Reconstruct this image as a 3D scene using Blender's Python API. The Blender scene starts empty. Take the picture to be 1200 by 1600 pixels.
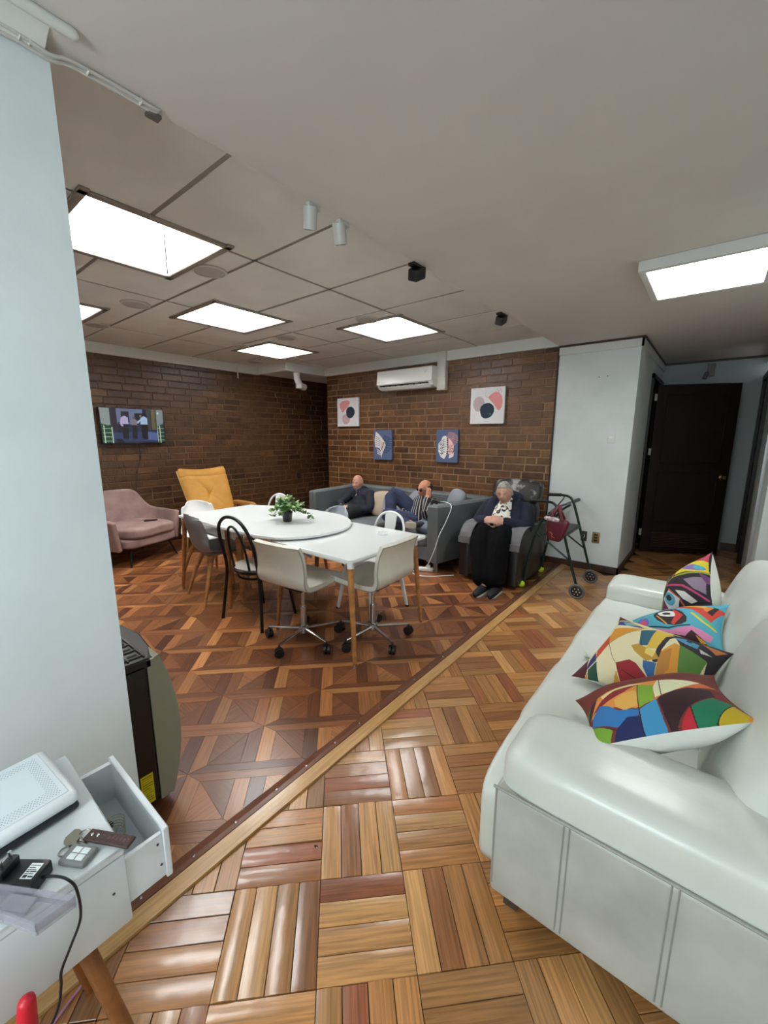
import bpy, bmesh, math, random
import numpy as np
from mathutils import Vector, Matrix, Euler
SC = bpy.context.scene
COL = SC.collection
rnd = random.Random(7)
PI = math.pi
# ------------------------------------------------------------ camera, world, exposure
FPX = 637.125
PSI, PIT, ROL = 0.676311, 0.182647, 0.0027726
f = Vector((-math.sin(PSI)*math.cos(PIT), math.cos(PSI)*math.cos(PIT), -math.sin(PIT)))
r0 = Vector((math.cos(PSI), math.sin(PSI), 0)); u0 = r0.cross(f)
cr = r0*math.cos(ROL) + u0*math.sin(ROL); cu = -r0*math.sin(ROL) + u0*math.cos(ROL)
cam = bpy.data.cameras.new('camera'); camo = bpy.data.objects.new('camera', cam); COL.objects.link(camo)
m = Matrix((cr, cu, -f)).transposed().to_4x4(); m.translation = (0, 0, 1.5); camo.matrix_world = m
cam.sensor_fit = 'VERTICAL'; cam.sensor_height = 24; cam.lens = 24*FPX/1600; cam.clip_start = .02
SC.camera = camo
SC.view_settings.view_transform = 'Standard'; SC.view_settings.look = 'None'
SC.view_settings.gamma = 1; SC.view_settings.use_curve_mapping = False
SC.view_settings.exposure = 1.17
w = bpy.data.worlds.new('world'); SC.world = w; w.use_nodes = True
w.node_tree.nodes['Background'].inputs[0].default_value = (.82, .92, 1, 1)
w.node_tree.nodes['Background'].inputs[1].default_value = .6
SC.cycles.max_bounces = 7; SC.cycles.diffuse_bounces = 5; SC.cycles.glossy_bounces = 3
SC.cycles.sample_clamp_indirect = 6
PANEL_E = 8.0      # ceiling boxes over the lounge
HALL_E = 9.5       # surface panel by the hall
REAR_FILL_E = 5.0       # added fill panel behind the viewer, not seen
FILL_W = 26.0       # cool fill at the made-up window behind the viewer
SPOT_W = 14.0
def area(name, loc, rot, sx, sy, power, color):
    l = bpy.data.lights.new(name, 'AREA'); l.shape = 'RECTANGLE'; l.size = sx; l.size_y = sy; l.energy = power; l.color = color
    o = bpy.data.objects.new(name, l); o.location = loc; o.rotation_euler = rot; COL.objects.link(o); return o
area('cool_fill', (-.3, -1.98, 1.5), (PI/2, 0, 0), 1.1, 1.1, FILL_W, (.82, .94, 1))  # added cool fill lamp, stands in for an unseen source
# ------------------------------------------------------------ materials
MATS = {}
def s2l(c):
    c = c/255.0
    return c/12.92 if c <= .04045 else ((c+.055)/1.055)**2.4
def rgb(c): return tuple(s2l(v) for v in c[:3]) + (1,)
def mat(name, c, rough=.5, metal=0, bump=0, bscale=60, var=0, vscale=6, spec=.5, coat=0, trans=0, emit=0, alpha=1, dirt=None):
    if name in MATS: return MATS[name]
    M = bpy.data.materials.new(name); M.use_nodes = True; nt = M.node_tree; b = nt.nodes['Principled BSDF']
    b.inputs['Base Color'].default_value = rgb(c); b.inputs['Roughness'].default_value = rough; b.inputs['Metallic'].default_value = metal
    b.inputs['Specular IOR Level'].default_value = spec
    if coat: b.inputs['Coat Weight'].default_value = coat; b.inputs['Coat Roughness'].default_value = .12
    if trans: b.inputs['Transmission Weight'].default_value = trans
    if alpha < 1: b.inputs['Alpha'].default_value = alpha
    if emit: b.inputs['Emission Color'].default_value = rgb(c); b.inputs['Emission Strength'].default_value = emit
    tc = nt.nodes.new('ShaderNodeTexCoord')
    if var or dirt:
        n = nt.nodes.new('ShaderNodeTexNoise'); n.inputs['Scale'].default_value = vscale; n.inputs['Detail'].default_value = 6
        nt.links.new(tc.outputs['Object'], n.inputs['Vector'])
        mr = nt.nodes.new('ShaderNodeMapRange'); mr.inputs[1].default_value = .35; mr.inputs[2].default_value = .7
        nt.links.new(n.outputs['Fac'], mr.inputs[0])
        mx = nt.nodes.new('ShaderNodeMix'); mx.data_type = 'RGBA'
        c2 = dirt if dirt else [max(0, v*(1-var)) for v in c]
        mx.inputs[6].default_value = rgb(c); mx.inputs[7].default_value = rgb(c2)
        nt.links.new(mr.outputs[0], mx.inputs[0]); nt.links.new(mx.outputs[2], b.inputs['Base Color'])
    if bump:
        n2 = nt.nodes.new('ShaderNodeTexNoise'); n2.inputs['Scale'].default_value = bscale; n2.inputs['Detail'].default_value = 4
        nt.links.new(tc.outputs['Object'], n2.inputs['Vector'])
        bp = nt.nodes.new('ShaderNodeBump'); bp.inputs['Strength'].default_value = bump; bp.inputs['Distance'].default_value = .01
        nt.links.new(n2.outputs['Fac'], bp.inputs['Height']); nt.links.new(bp.outputs[0], b.inputs['Normal'])
    MATS[name] = M; return M
def print_mat(name, rough=.6, emit=0, bump=0):
    if name in MATS: return MATS[name]
    M = bpy.data.materials.new(name); M.use_nodes = True; nt = M.node_tree; b = nt.nodes['Principled BSDF']
    a = nt.nodes.new('ShaderNodeAttribute'); a.attribute_name = 'Col'
    b.inputs['Roughness'].default_value = rough
    nt.links.new(a.outputs['Color'], b.inputs['Base Color'])
    if emit:
        for l_ in list(b.inputs['Base Color'].links): nt.links.remove(l_)
        b.inputs['Base Color'].default_value = (.01, .01, .012, 1)
        nt.links.new(a.outputs['Color'], b.inputs['Emission Color']); b.inputs['Emission Strength'].default_value = emit
    if bump:
        tc = nt.nodes.new('ShaderNodeTexCoord'); n2 = nt.nodes.new('ShaderNodeTexNoise'); n2.inputs['Scale'].default_value = 14; n2.inputs['Detail'].default_value = 5
        nt.links.new(tc.outputs['Object'], n2.inputs['Vector'])
        bp = nt.nodes.new('ShaderNodeBump'); bp.inputs['Strength'].default_value = bump; bp.inputs['Distance'].default_value = .02
        nt.links.new(n2.outputs['Fac'], bp.inputs['Height']); nt.links.new(bp.outputs[0], b.inputs['Normal'])
    MATS[name] = M; return M
def piece_mat(name, rough, coat, grain, bump, bscale, brick=False, rvar=0):
    # colour of a piece = object colour x mesh attribute 'tint'; grain along UV u
    M = bpy.data.materials.new(name); M.use_nodes = True; nt = M.node_tree; b = nt.nodes['Principled BSDF']; L = nt.links
    oi = nt.nodes.new('ShaderNodeObjectInfo'); at = nt.nodes.new('ShaderNodeAttribute'); at.attribute_name = 'tint'
    mul = nt.nodes.new('ShaderNodeMix'); mul.data_type = 'RGBA'; mul.blend_type = 'MULTIPLY'; mul.inputs[0].default_value = 1
    L.new(oi.outputs['Color'], mul.inputs[6]); L.new(at.outputs['Color'], mul.inputs[7])
    uv = nt.nodes.new('ShaderNodeUVMap'); uv.uv_map = 'UVMap'
    sc = nt.nodes.new('ShaderNodeVectorMath'); sc.operation = 'MULTIPLY'
    sc.inputs[1].default_value = (14, 14, 14) if brick else (5, 130, 1)
    L.new(uv.outputs[0], sc.inputs[0])
    off = nt.nodes.new('ShaderNodeMath'); off.operation = 'MULTIPLY'; off.inputs[1].default_value = 97
    L.new(oi.outputs['Random'], off.inputs[0])
    ad = nt.nodes.new('ShaderNodeVectorMath'); ad.operation = 'ADD'
    L.new(sc.outputs[0], ad.inputs[0]); L.new(off.outputs[0], ad.inputs[1])
    n = nt.nodes.new('ShaderNodeTexNoise'); n.inputs['Scale'].default_value = 1; n.inputs['Detail'].default_value = 5; n.inputs['Distortion'].default_value = .4
    L.new(ad.outputs[0], n.inputs['Vector'])
    mr = nt.nodes.new('ShaderNodeMapRange'); mr.inputs[1].default_value = .3; mr.inputs[2].default_value = .72; mr.inputs[3].default_value = 1-grain; mr.inputs[4].default_value = 1+grain*.55
    L.new(n.outputs['Fac'], mr.inputs[0])
    m2 = nt.nodes.new('ShaderNodeMix'); m2.data_type = 'RGBA'; m2.blend_type = 'MULTIPLY'; m2.inputs[0].default_value = 1
    L.new(mul.outputs[2], m2.inputs[6]); L.new(mr.outputs[0], m2.inputs[7]); L.new(m2.outputs[2], b.inputs['Base Color'])
    b.inputs['Roughness'].default_value = rough
    if rvar:
        r2 = nt.nodes.new('ShaderNodeMapRange'); r2.inputs[3].default_value = rough-rvar; r2.inputs[4].default_value = rough+rvar
        L.new(n.outputs['Fac'], r2.inputs[0]); L.new(r2.outputs[0], b.inputs['Roughness'])
    if coat: b.inputs['Coat Weight'].default_value = coat; b.inputs['Coat Roughness'].default_value = .16
    tc = nt.nodes.new('ShaderNodeTexCoord'); n2 = nt.nodes.new('ShaderNodeTexNoise'); n2.inputs['Scale'].default_value = bscale
    gm = nt.nodes.new('ShaderNodeNewGeometry')
    L.new(gm.outputs['Position'], n2.inputs['Vector'])
    bp = nt.nodes.new('ShaderNodeBump'); bp.inputs['Strength'].default_value = bump; bp.inputs['Distance'].default_value = .01
    L.new(n2.outputs['Fac'], bp.inputs['Height']); L.new(bp.outputs[0], b.inputs['Normal'])
    if coat: L.new(bp.outputs[0], b.inputs['Coat Normal'])
    return M
# ------------------------------------------------------------ geometry helpers
def cat(pts, n=6, closed=False):
    P = [Vector(p) for p in pts]; out = []; N = len(P)
    rng = range(N if closed else N-1)
    for i in rng:
        a = P[(i-1) % N] if (closed or i > 0) else P[i]*2-P[i+1]
        b = P[i]; c = P[(i+1) % N]
        d = P[(i+2) % N] if (closed or i < N-2) else P[i+1]*2-P[i]
        for k in range(n):
            t = k/n
            out.append(.5*((2*b)+(c-a)*t+(2*a-5*b+4*c-d)*t*t+(3*b-a-3*c+d)*t**3))
    if not closed: out.append(P[-1])
    return out
class G:
    def __init__(s): s.v = []; s.f = []; s.m = []; s.cur = 0
    def add(s, vs, fs, M=None):
        o = len(s.v)
        for p in vs:
            p = Vector(p)
            if M is not None: p = M @ p
            s.v.append(p)
        for q in fs: s.f.append([i+o for i in q]); s.m.append(s.cur)
        return s
    def box(s, c, d, bev=0, seg=2, M=None, rot=None):
        bm = bmesh.new(); bmesh.ops.create_cube(bm, size=1)
        bmesh.ops.scale(bm, vec=d, verts=bm.verts)
        if bev: bmesh.ops.bevel(bm, geom=bm.edges[:], offset=min(bev, min(d)*.49), segments=seg, profile=.5, affect='EDGES')
        R = Euler(rot).to_matrix().to_4x4() if rot else Matrix.Identity(4)
        T = Matrix.Translation(c) @ R
        if M is not None: T = M @ T
        bm.verts.index_update()
        s.add([v.co.copy() for v in bm.verts], [[v.index for v in q.verts] for q in bm.faces], T); bm.free(); return s
    def prism(s, poly, z0, z1, M=None, ch=0):
        n = len(poly); A = sum(poly[i][0]*poly[(i+1) % n][1]-poly[(i+1) % n][0]*poly[i][1] for i in range(n))
        if A < 0: poly = poly[::-1]
        vs = [(x, y, z0) for x, y in poly]; rings = 1
        if ch:
            vs += [(x, y, z1-ch) for x, y in poly]; rings = 2
            ins = inset(poly, ch); vs += [(x, y, z1) for x, y in ins]
        else: vs += [(x, y, z1) for x, y in poly]
        fs = [list(range(n))[::-1], [rings*n+i for i in range(n)]]
        for k in range(rings):
            for i in range(n): j = (i+1) % n; fs.append([k*n+i, k*n+j, (k+1)*n+j, (k+1)*n+i])
        return s.add(vs, fs, M)
    def tube(s, pts, rad, n=10, cap=True, M=None, round_=False, sy=1):
        P = [Vector(p) for p in pts]; N = len(P)
        R = [rad]*N if isinstance(rad, (int, float)) else list(rad)
        if round_:
            d0 = (P[0]-P[1]).normalized(); d1 = (P[-1]-P[-2]).normalized(); A = []; RA = []; B_ = []; RB = []
            for k in (3, 2, 1):
                a = k*PI/6; A.append(P[0]+d0*R[0]*math.sin(a)); RA.append(max(R[0]*math.cos(a), R[0]*.08))
            for k in (1, 2, 3):
                a = k*PI/6; B_.append(P[-1]+d1*R[-1]*math.sin(a)); RB.append(max(R[-1]*math.cos(a), R[-1]*.08))
            P = A+P+B_; R = RA+R+RB; N = len(P)
        t = (P[1]-P[0]).normalized(); up = Vector((0, 0, 1)) if abs(t.z) < .9 else Vector((1, 0, 0))
        u = t.cross(up).normalized(); vs = []
        for i in range(N):
            t2 = (P[min(i+1, N-1)]-P[max(i-1, 0)])
            if t2.length > 1e-9: t = t2.normalized()
            u = (u-t*u.dot(t))
            u = u.normalized() if u.length > 1e-6 else t.orthogonal().normalized()
            w_ = t.cross(u)
            for k in range(n):
                a = 2*PI*k/n; vs.append(P[i]+(u*math.cos(a)+w_*math.sin(a)*sy)*R[i])
        fs = [[i*n+k, i*n+(k+1) % n, (i+1)*n+(k+1) % n, (i+1)*n+k] for i in range(N-1) for k in range(n)]
        if cap: fs += [list(range(n))[::-1], [(N-1)*n+k for k in range(n)]]
        return s.add(vs, fs, M)
    def loop(s, pts, rad, n=8, M=None):
        P = [Vector(p) for p in pts]; N = len(P); vs = []; u = None
        for i in range(N):
            t = (P[(i+1) % N]-P[i-1]).normalized()
            if u is None: u = t.orthogonal().normalized()
            u = (u-t*u.dot(t)).normalized(); w_ = t.cross(u)
            for k in range(n): a = 2*PI*k/n; vs.append(P[i]+(u*math.cos(a)+w_*math.sin(a))*rad)
        return s.add(vs, [[i*n+k, i*n+(k+1) % n, ((i+1) % N)*n+(k+1) % n, ((i+1) % N)*n+k] for i in range(N) for k in range(n)], M)
    def lathe(s, prof, n=24, M=None):
        vs = []; N = len(prof)
        for r_, z in prof:
            for k in range(n): a = 2*PI*k/n; vs.append((r_*math.cos(a), r_*math.sin(a), z))
        fs = [[i*n+k, i*n+(k+1) % n, (i+1)*n+(k+1) % n, (i+1)*n+k] for i in range(N-1) for k in range(n)]
        fs += [list(range(n))[::-1], [(N-1)*n+k for k in range(n)]]
        return s.add(vs, fs, M)
    def ell(s, c, r, n=14, M=None, p=2, rot=None):
        # super-ellipsoid, p=2 round, larger p boxier
        vs = []; fs = []; m_ = n//2
        if isinstance(r, (int, float)): r = (r, r, r)
        def sg(x, e): return math.copysign(abs(x)**e, x)
        e = 2/p
        for i in range(m_+1):
            th = -PI/2+PI*i/m_
            for k in range(n):
                ph = 2*PI*k/n
                vs.append((r[0]*sg(math.cos(th), e)*sg(math.cos(ph), e), r[1]*sg(math.cos(th), e)*sg(math.sin(ph), e), r[2]*sg(math.sin(th), e)))
        fs = [[i*n+k, i*n+(k+1) % n, (i+1)*n+(k+1) % n, (i+1)*n+k] for i in range(m_) for k in range(n)]
        R = Euler(rot).to_matrix().to_4x4() if rot else Matrix.Identity(4)
        T = Matrix.Translation(c) @ R
        if M is not None: T = M @ T
        return s.add(vs, fs, T)
    def cush(s, c, d, p=4, n=10, M=None, rot=None, fn=None):
        # cushion: cube grid mapped on a p-norm ball, d = full size
        bm = bmesh.new(); bmesh.ops.create_cube(bm, size=2); bmesh.ops.subdivide_edges(bm, edges=bm.edges[:], cuts=n, use_grid_fill=True)
        R = Euler(rot).to_matrix().to_4x4() if rot else Matrix.Identity(4)
        T = Matrix.Translation(c) @ R
        if M is not None: T = M @ T
        vs = []
        for v in bm.verts:
            x, y, z = v.co; nn = (abs(x)**p+abs(y)**p+abs(z)**p)**(1/p)
            q = Vector((x/nn*d[0]/2, y/nn*d[1]/2, z/nn*d[2]/2))
            if fn: q = fn(q)
            vs.append(q)
        bm.verts.index_update()
        s.add(vs, [[v.index for v in q.verts] for q in bm.faces], T); bm.free(); return s
    def grid(s, fn, nu, nv, th=0, M=None):
        # fn(u,v) -> Vector, thickened by th along the normal: closed shell
        P = [[Vector(fn(i/nu, j/nv)) for i in range(nu+1)] for j in range(nv+1)]
        def idx(k, j, i): return k*(nu+1)*(nv+1)+j*(nu+1)+i
        vs = [p for row in P for p in row]
        fs = [[idx(0, j, i), idx(0, j, i+1), idx(0, j+1, i+1), idx(0, j+1, i)] for j in range(nv) for i in range(nu)]
        if th:
            for j in range(nv+1):
                for i in range(nu+1):
                    a = P[j][min(i+1, nu)]-P[j][max(i-1, 0)]; b = P[min(j+1, nv)][i]-P[max(j-1, 0)][i]
                    nn = a.cross(b); nn = nn.normalized() if nn.length > 1e-12 else Vector((0, 0, 1))
                    vs.append(P[j][i]-nn*th)
            fs += [[idx(1, j, i), idx(1, j+1, i), idx(1, j+1, i+1), idx(1, j, i+1)] for j in range(nv) for i in range(nu)]
            for i in range(nu):
                fs.append([idx(0, 0, i), idx(1, 0, i), idx(1, 0, i+1), idx(0, 0, i+1)]); fs.append([idx(0, nv, i+1), idx(1, nv, i+1), idx(1, nv, i), idx(0, nv, i)])
            for j in range(nv):
                fs.append([idx(0, j+1, 0), idx(1, j+1, 0), idx(1, j, 0), idx(0, j, 0)]); fs.append([idx(0, j, nu), idx(1, j, nu), idx(1, j+1, nu), idx(0, j+1, nu)])
        return s.add(vs, fs, M)
    def mesh(s, name, mats, smooth=True, ang=40):
        me = bpy.data.meshes.new(name); me.from_pydata([tuple(v) for v in s.v], [], s.f); me.update()
        for q in (mats if isinstance(mats, (list, tuple)) else [mats]): me.materials.append(q)
        if any(s.m): me.polygons.foreach_set('material_index', s.m)
        if smooth:
            me.polygons.foreach_set('use_smooth', [True]*len(me.polygons)); me.set_sharp_from_angle(angle=math.radians(ang))
        return me
    def obj(s, name, mats, parent=None, smooth=True, ang=40, loc=None):
        o = bpy.data.objects.new(name, s.mesh(name, mats, smooth, ang)); COL.objects.link(o)
        if parent: o.parent = parent
        if loc: o.location = loc
        return o
    def blob(s, name, mats, parent=None, vox=.008, it=4, fac=.5, fn=None):
        o = s.obj('tmp', mats, None, False)
        r_ = o.modifiers.new('r', 'REMESH'); r_.mode = 'VOXEL'; r_.voxel_size = vox; r_.use_smooth_shade = True
        if it: q = o.modifiers.new('s', 'SMOOTH'); q.iterations = it; q.factor = fac
        dg = bpy.context.evaluated_depsgraph_get(); me = bpy.data.meshes.new_from_object(o.evaluated_get(dg)); me.name = name
        bpy.data.objects.remove(o)
        if fn:
            for v in me.vertices: v.co = fn(v.co)
        if not me.materials: me.materials.append(mats if not isinstance(mats, (list, tuple)) else mats[0])
        me.polygons.foreach_set('use_smooth', [True]*len(me.polygons))
        o2 = bpy.data.objects.new(name, me); COL.objects.link(o2)
        if parent: o2.parent = parent
        return o2
def inset(poly, d):
    n = len(poly); out = []
    for i in range(n):
        p0, p1, p2 = Vector(poly[i-1]), Vector(poly[i]), Vector(poly[(i+1) % n])
        a = (p1-p0).normalized(); b = (p2-p1).normalized()
        n1 = Vector((-a.y, a.x)); n2 = Vector((-b.y, b.x)); q = n1+n2
        k = q.length_squared/2
        out.append(tuple(p1+q*(d/max(k, .35))))
    return out
def clip(poly, planes):
    for (a, b, c) in planes:      # keep a*x+b*y<=c
        out = []
        for i in range(len(poly)):
            p, q = poly[i], poly[(i+1) % len(poly)]; dp = a*p[0]+b*p[1]-c; dq = a*q[0]+b*q[1]-c
            if dp <= 0: out.append(p)
            if dp*dq < 0: t = dp/(dp-dq); out.append((p[0]+(q[0]-p[0])*t, p[1]+(q[1]-p[1])*t))
        poly = out
        if len(poly) < 3: return []
    o2 = []
    for p in poly:
        if not o2 or math.hypot(p[0]-o2[-1][0], p[1]-o2[-1][1]) > 1e-4: o2.append(p)
    if len(o2) > 2 and math.hypot(o2[0][0]-o2[-1][0], o2[0][1]-o2[-1][1]) < 1e-4: o2.pop()
    return o2 if len(o2) > 2 else []
def tag(o, label, category, group=None, kind=None):
    o['label'] = label; o['category'] = category
    if group: o['group'] = group
    if kind: o['kind'] = kind
    return o
def thing(name, loc, label, category, group=None, rz=0):
    o = bpy.data.objects.new(name, None); COL.objects.link(o); o.location = loc; o.rotation_euler = (0, 0, rz); o.empty_display_size = .1
    return tag(o, label, category, group)
def struct(o): o['kind'] = 'structure'; return o
def sbox(name, c, d, m_, parent=None, bev=0):
    o = G().box(c, d, bev).obj(name, m_, parent)
    if parent is None: struct(o)
    return o
def paint(shapes, base, nx, ny):
    X, Y = np.meshgrid((np.arange(nx)+.5)/nx, (np.arange(ny)+.5)/ny); C = np.empty((ny, nx, 3)); C[:] = base
    for s in shapes:
        if s[0] == 'p':
            P = s[2]; ins = np.zeros(X.shape, bool)
            for i in range(len(P)):
                (x1, y1), (x2, y2) = P[i], P[(i+1) % len(P)]
                if y1 == y2: continue
                ins ^= ((Y > min(y1, y2)) & (Y <= max(y1, y2)) & (X < (x2-x1)*(Y-y1)/(y2-y1)+x1))
            C[ins] = s[1]
        elif s[0] == 'l':
            P = s[3]
            for i in range(len(P)-1):
                (x1, y1), (x2, y2) = P[i], P[i+1]; dx, dy = x2-x1, y2-y1
                t = np.clip(((X-x1)*dx+(Y-y1)*dy)/(dx*dx+dy*dy+1e-12), 0, 1)
                C[np.hypot(X-x1-t*dx, Y-y1-t*dy) < s[2]/2] = s[1]
        elif s[0] == 'e':
            _, c, cx, cy, rx, ry = s; C[((X-cx)/rx)**2+((Y-cy)/ry)**2 < 1] = c
    return C
def lin(C):
    C = C/255.0
    return np.where(C <= .04045, C/12.92, ((C+.055)/1.055)**2.4)
def print_obj(name, pos, C, m_, parent, smooth=True):
    # grid of cells coloured like the print; pos(u,v) -> point
    ny, nx = C.shape[:2]
    vs = [tuple(pos(i/nx, j/ny)) for j in range(ny+1) for i in range(nx+1)]
    fs = [(j*(nx+1)+i, j*(nx+1)+i+1, (j+1)*(nx+1)+i+1, (j+1)*(nx+1)+i) for j in range(ny) for i in range(nx)]
    me = bpy.data.meshes.new(name); me.from_pydata(vs, [], fs); me.update(); me.materials.append(m_)
    a = me.color_attributes.new('Col', 'FLOAT_COLOR', 'CORNER')
    L_ = lin(C).reshape(-1, 3); L_ = np.repeat(L_, 4, axis=0); L_ = np.concatenate([L_, np.ones((len(L_), 1))], 1)
    a.data.foreach_set('color', L_.astype(np.float32).ravel())
    if smooth: me.polygons.foreach_set('use_smooth', [True]*len(me.polygons))
    o = bpy.data.objects.new(name, me); COL.objects.link(o)
    if parent: o.parent = parent
    return o
# shared materials
WHITE_WALL = mat('white_wall_paint', (212, 218, 217), .6, bump=.25, bscale=25, dirt=(198, 205, 205), vscale=2.2)
PILLAR = mat('cool_white_paint', (214, 222, 223), .45, bump=.08, bscale=30, dirt=(204, 212, 214), vscale=3)
CEIL = mat('ceiling_paint', (206, 201, 194), .75, bump=.12, bscale=12, dirt=(198, 192, 186), vscale=1.4)
TILE = mat('ceiling_tile_paint', (214, 211, 204), .85, bump=.15, bscale=200, dirt=(205, 201, 194), vscale=3)
GRIDBAR = mat('grid_bar_metal', (134, 126, 116), .45, metal=.3)
WHITE = mat('white_plastic', (235, 236, 234), .3)
CREAM = mat('cream_plastic', (222, 218, 205), .35)
BLACK = mat('black_plastic', (18, 18, 19), .4)
DARKBR = mat('dark_brown_wood', (52, 30, 20), .35, var=.35, vscale=18, bump=.1)
SUBFLOOR = mat('floor_screed', (30, 20, 14), .9)  # dark base that shows in the floor joints
CHROME = mat('chrome_metal', (205, 205, 208), .15, metal=1)
BLACKMETAL = mat('black_metal', (16, 16, 17), .35, metal=.3)
OAK = mat('light_oak_wood', (186, 128, 72), .45, var=.25, vscale=22, bump=.1)
WALNUT = mat('warm_wood_leg', (160, 98, 55), .45, var=.25, vscale=22)
# ------------------------------------------------------------ room shell
XL, YB, XP, ZL, ZG = -6.05, 5.0, -1.49, 2.5, 2.62
def hull(name, x0, x1, y0, y1, z0, z1, m_, parent=None): return sbox(name, ((x0+x1)/2, (y0+y1)/2, (z0+z1)/2), (x1-x0, y1-y0, z1-z0), m_, parent)
floor = hull('floor', -6.3, .7, -2.2, 9.2, -.12, -.012, SUBFLOOR)
MORTAR = mat('mortar', (158, 128, 98), .9, bump=.4, bscale=80, dirt=(104, 78, 56), vscale=1.3)
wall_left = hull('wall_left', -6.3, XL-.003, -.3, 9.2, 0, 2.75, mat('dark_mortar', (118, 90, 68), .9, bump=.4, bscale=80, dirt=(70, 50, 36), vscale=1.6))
wall_back = hull('wall_back', -5.26, XP, YB+.003, YB+.25, 0, 2.75, MORTAR)
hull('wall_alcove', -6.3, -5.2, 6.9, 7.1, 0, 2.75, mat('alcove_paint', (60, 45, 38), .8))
hull('wall_alcove_side', -5.2, -5.0, 5.25, 7.0, 0, 2.75, MORTAR)
hull('wall_white', XP, -.695, YB, 6.02, 0, ZL, WHITE_WALL)
hull('wall_pillar', XP-.115, XP, -2.0, .44, 0, ZL, PILLAR)
hull('wall_lounge_front', -6.3, XP-.115, -.5, -.3, 0, 2.75, WHITE_WALL)
g = G()   # unseen wall behind the viewer; its window opening is added for the fill
for (x0, x1, z0, z1) in ((-1.6, -.85, 0, 2.6), (.25, .75, 0, 2.6), (-.85, .25, 0, .95), (-.85, .25, 2.05, 2.6)):
    g.box(((x0+x1)/2, -1.9, (z0+z1)/2), (x1-x0, .2, z1-z0))
struct(g.obj('wall_front', WHITE_WALL))
g = G()
for (c, d) in (((-.3, -1.9, .97), (1.1, .06, .05)), ((-.3, -1.9, 2.03), (1.1, .06, .05)), ((-.83, -1.9, 1.5), (.05, .06, 1.1)), ((.23, -1.9, 1.5), (.05, .06, 1.1)), ((-.3, -1.9, 1.5), (.05, .06, 1.1))): g.box(c, d)
struct(g.obj('fill_window', WHITE))  # made-up window frame around the added fill lamp
hull('wall_right', .55, .75, -2.0, 4.95, 0, 2.6, WHITE_WALL)
hull('wall_hall_right', .40, .75, 4.95, 6.35, 0, 2.6, WHITE_WALL)
hull('wall_hall_right_far', .40, .75, 7.1, 9.2, 0, 2.6, WHITE_WALL)
hull('wall_hall_end', -1.6, .75, 7.06, 7.26, 0, 2.75, mat('hall_grey_paint', (158, 162, 160), .7))
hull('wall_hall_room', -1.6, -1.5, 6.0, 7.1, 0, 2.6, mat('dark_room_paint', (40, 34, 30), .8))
hull('ceiling', XP, .75, -2.1, 9.2, ZL, 2.75, CEIL)
# hall: strip of wall beside door and its header
hull('wall_hall_header', -.80, -.695, 6.02, 7.06, 2.26, ZL, WHITE_WALL)
# cornices
CORN = mat('cornice_paint', (214, 216, 211), .55)
HC = .125
def trim(n, x0, x1, y0, y1, z0, z1, m_=CORN): return hull('trim_%d' % n, x0, x1, y0, y1, z0, z1, m_)
trim(1, XL-.02, XL+.05, -.3, 4.15, ZG-HC, ZG+.02)
trim(2, -5.26, XP, YB-.05, YB+.02, ZG-HC, ZG+.02)
# lowered corner box with pipe
trim(3, XL-.02, -5.31, 4.15, 4.19, ZG-HC, ZG+.02); trim(4, -5.31, -5.26, 4.15, 5.06, ZG-HC, ZG+.02)
hull('ceiling_corner', XL-.02, -5.30, 4.19, 7.0, ZG-.11, ZG, TILE)
hull('ceiling_grid_slab', -6.3, XP-.002, -.5, 9.2, 3.1, 3.2, CEIL)
hull('wall_plenum', XP-.002, XP+.05, -.5, 5.2, 2.75, 3.15, CEIL)
DKTRIM = mat('dark_crown_wood', (70, 44, 30), .5, var=.3, vscale=15)
trim(5, XP, -.67, YB-.03, YB, ZL-.022, ZL+.004, DKTRIM); trim(6, -.695, -.665, YB-.03, 7.06, ZL-.022, ZL+.004, DKTRIM)
trim(7, -.695, .4, 7.03, 7.06, ZL-.025, ZL+.004, DKTRIM)
trim(8, XP+.005, -.672, YB-.022, YB, ZL-.10, ZL-.022, mat('crown_white', (208, 210, 206), .5)); trim(9, -.695, -.672, YB-.022, 7.05, ZL-.10, ZL-.022, MATS['crown_white'])
trim(10, .372, .40, 4.95, 7.05, ZL-.10, ZL, MATS['crown_white'])
# baseboards
BB = mat('baseboard_wood', (70, 42, 28), .4, var=.3, vscale=10)
def base(n, x0, x1, y0, y1, h=.075): return hull('baseboard_'+n, x0, x1, y0, y1, 0, h, BB)
base('left', XL-.01, XL+.03, -.3, 6.9, .09); base('back', -5.26, XP, YB-.02, YB+.01); base('white', XP, -.68, YB-.02, YB); base('hall_left', -.70, -.675, YB-.02, 6.0)
base('hall_end', .2, .4, 7.03, 7.06, .1); base('pillar', XP, XP+.014, -2, .44, .05)
# wood transition strips
STR = mat('threshold_oak', (202, 160, 104), .3, dirt=(176, 128, 76), vscale=7, bump=.15, bscale=40, coat=.4)
for q in STR.node_tree.nodes:
    if q.bl_idname == 'ShaderNodeTexNoise' and q.inputs['Detail'].default_value == 6:
        mpn = STR.node_tree.nodes.new('ShaderNodeMapping'); mpn.inputs['Scale'].default_value = (14, .6, 1)
        STR.node_tree.links.new(q.inputs['Vector'].links[0].from_socket, mpn.inputs['Vector']); STR.node_tree.links.new(mpn.outputs[0], q.inputs['Vector'])
hull('trim_11', -1.275, -1.21, -2, 4.98, -.012, .010, STR)
g = G(); g.add([(-1.335, -2, 0), (-1.277, -2, 0), (-1.277, -2, .012), (-1.30, -2, .010), (-1.335, 4.98, 0), (-1.277, 4.98, 0), (-1.277, 4.98, .012), (-1.30, 4.98, .010)],
   [(0, 1, 2, 3), (4, 7, 6, 5), (0, 4, 5, 1), (1, 5, 6, 2), (2, 6, 7, 3), (3, 7, 4, 0)])
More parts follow.
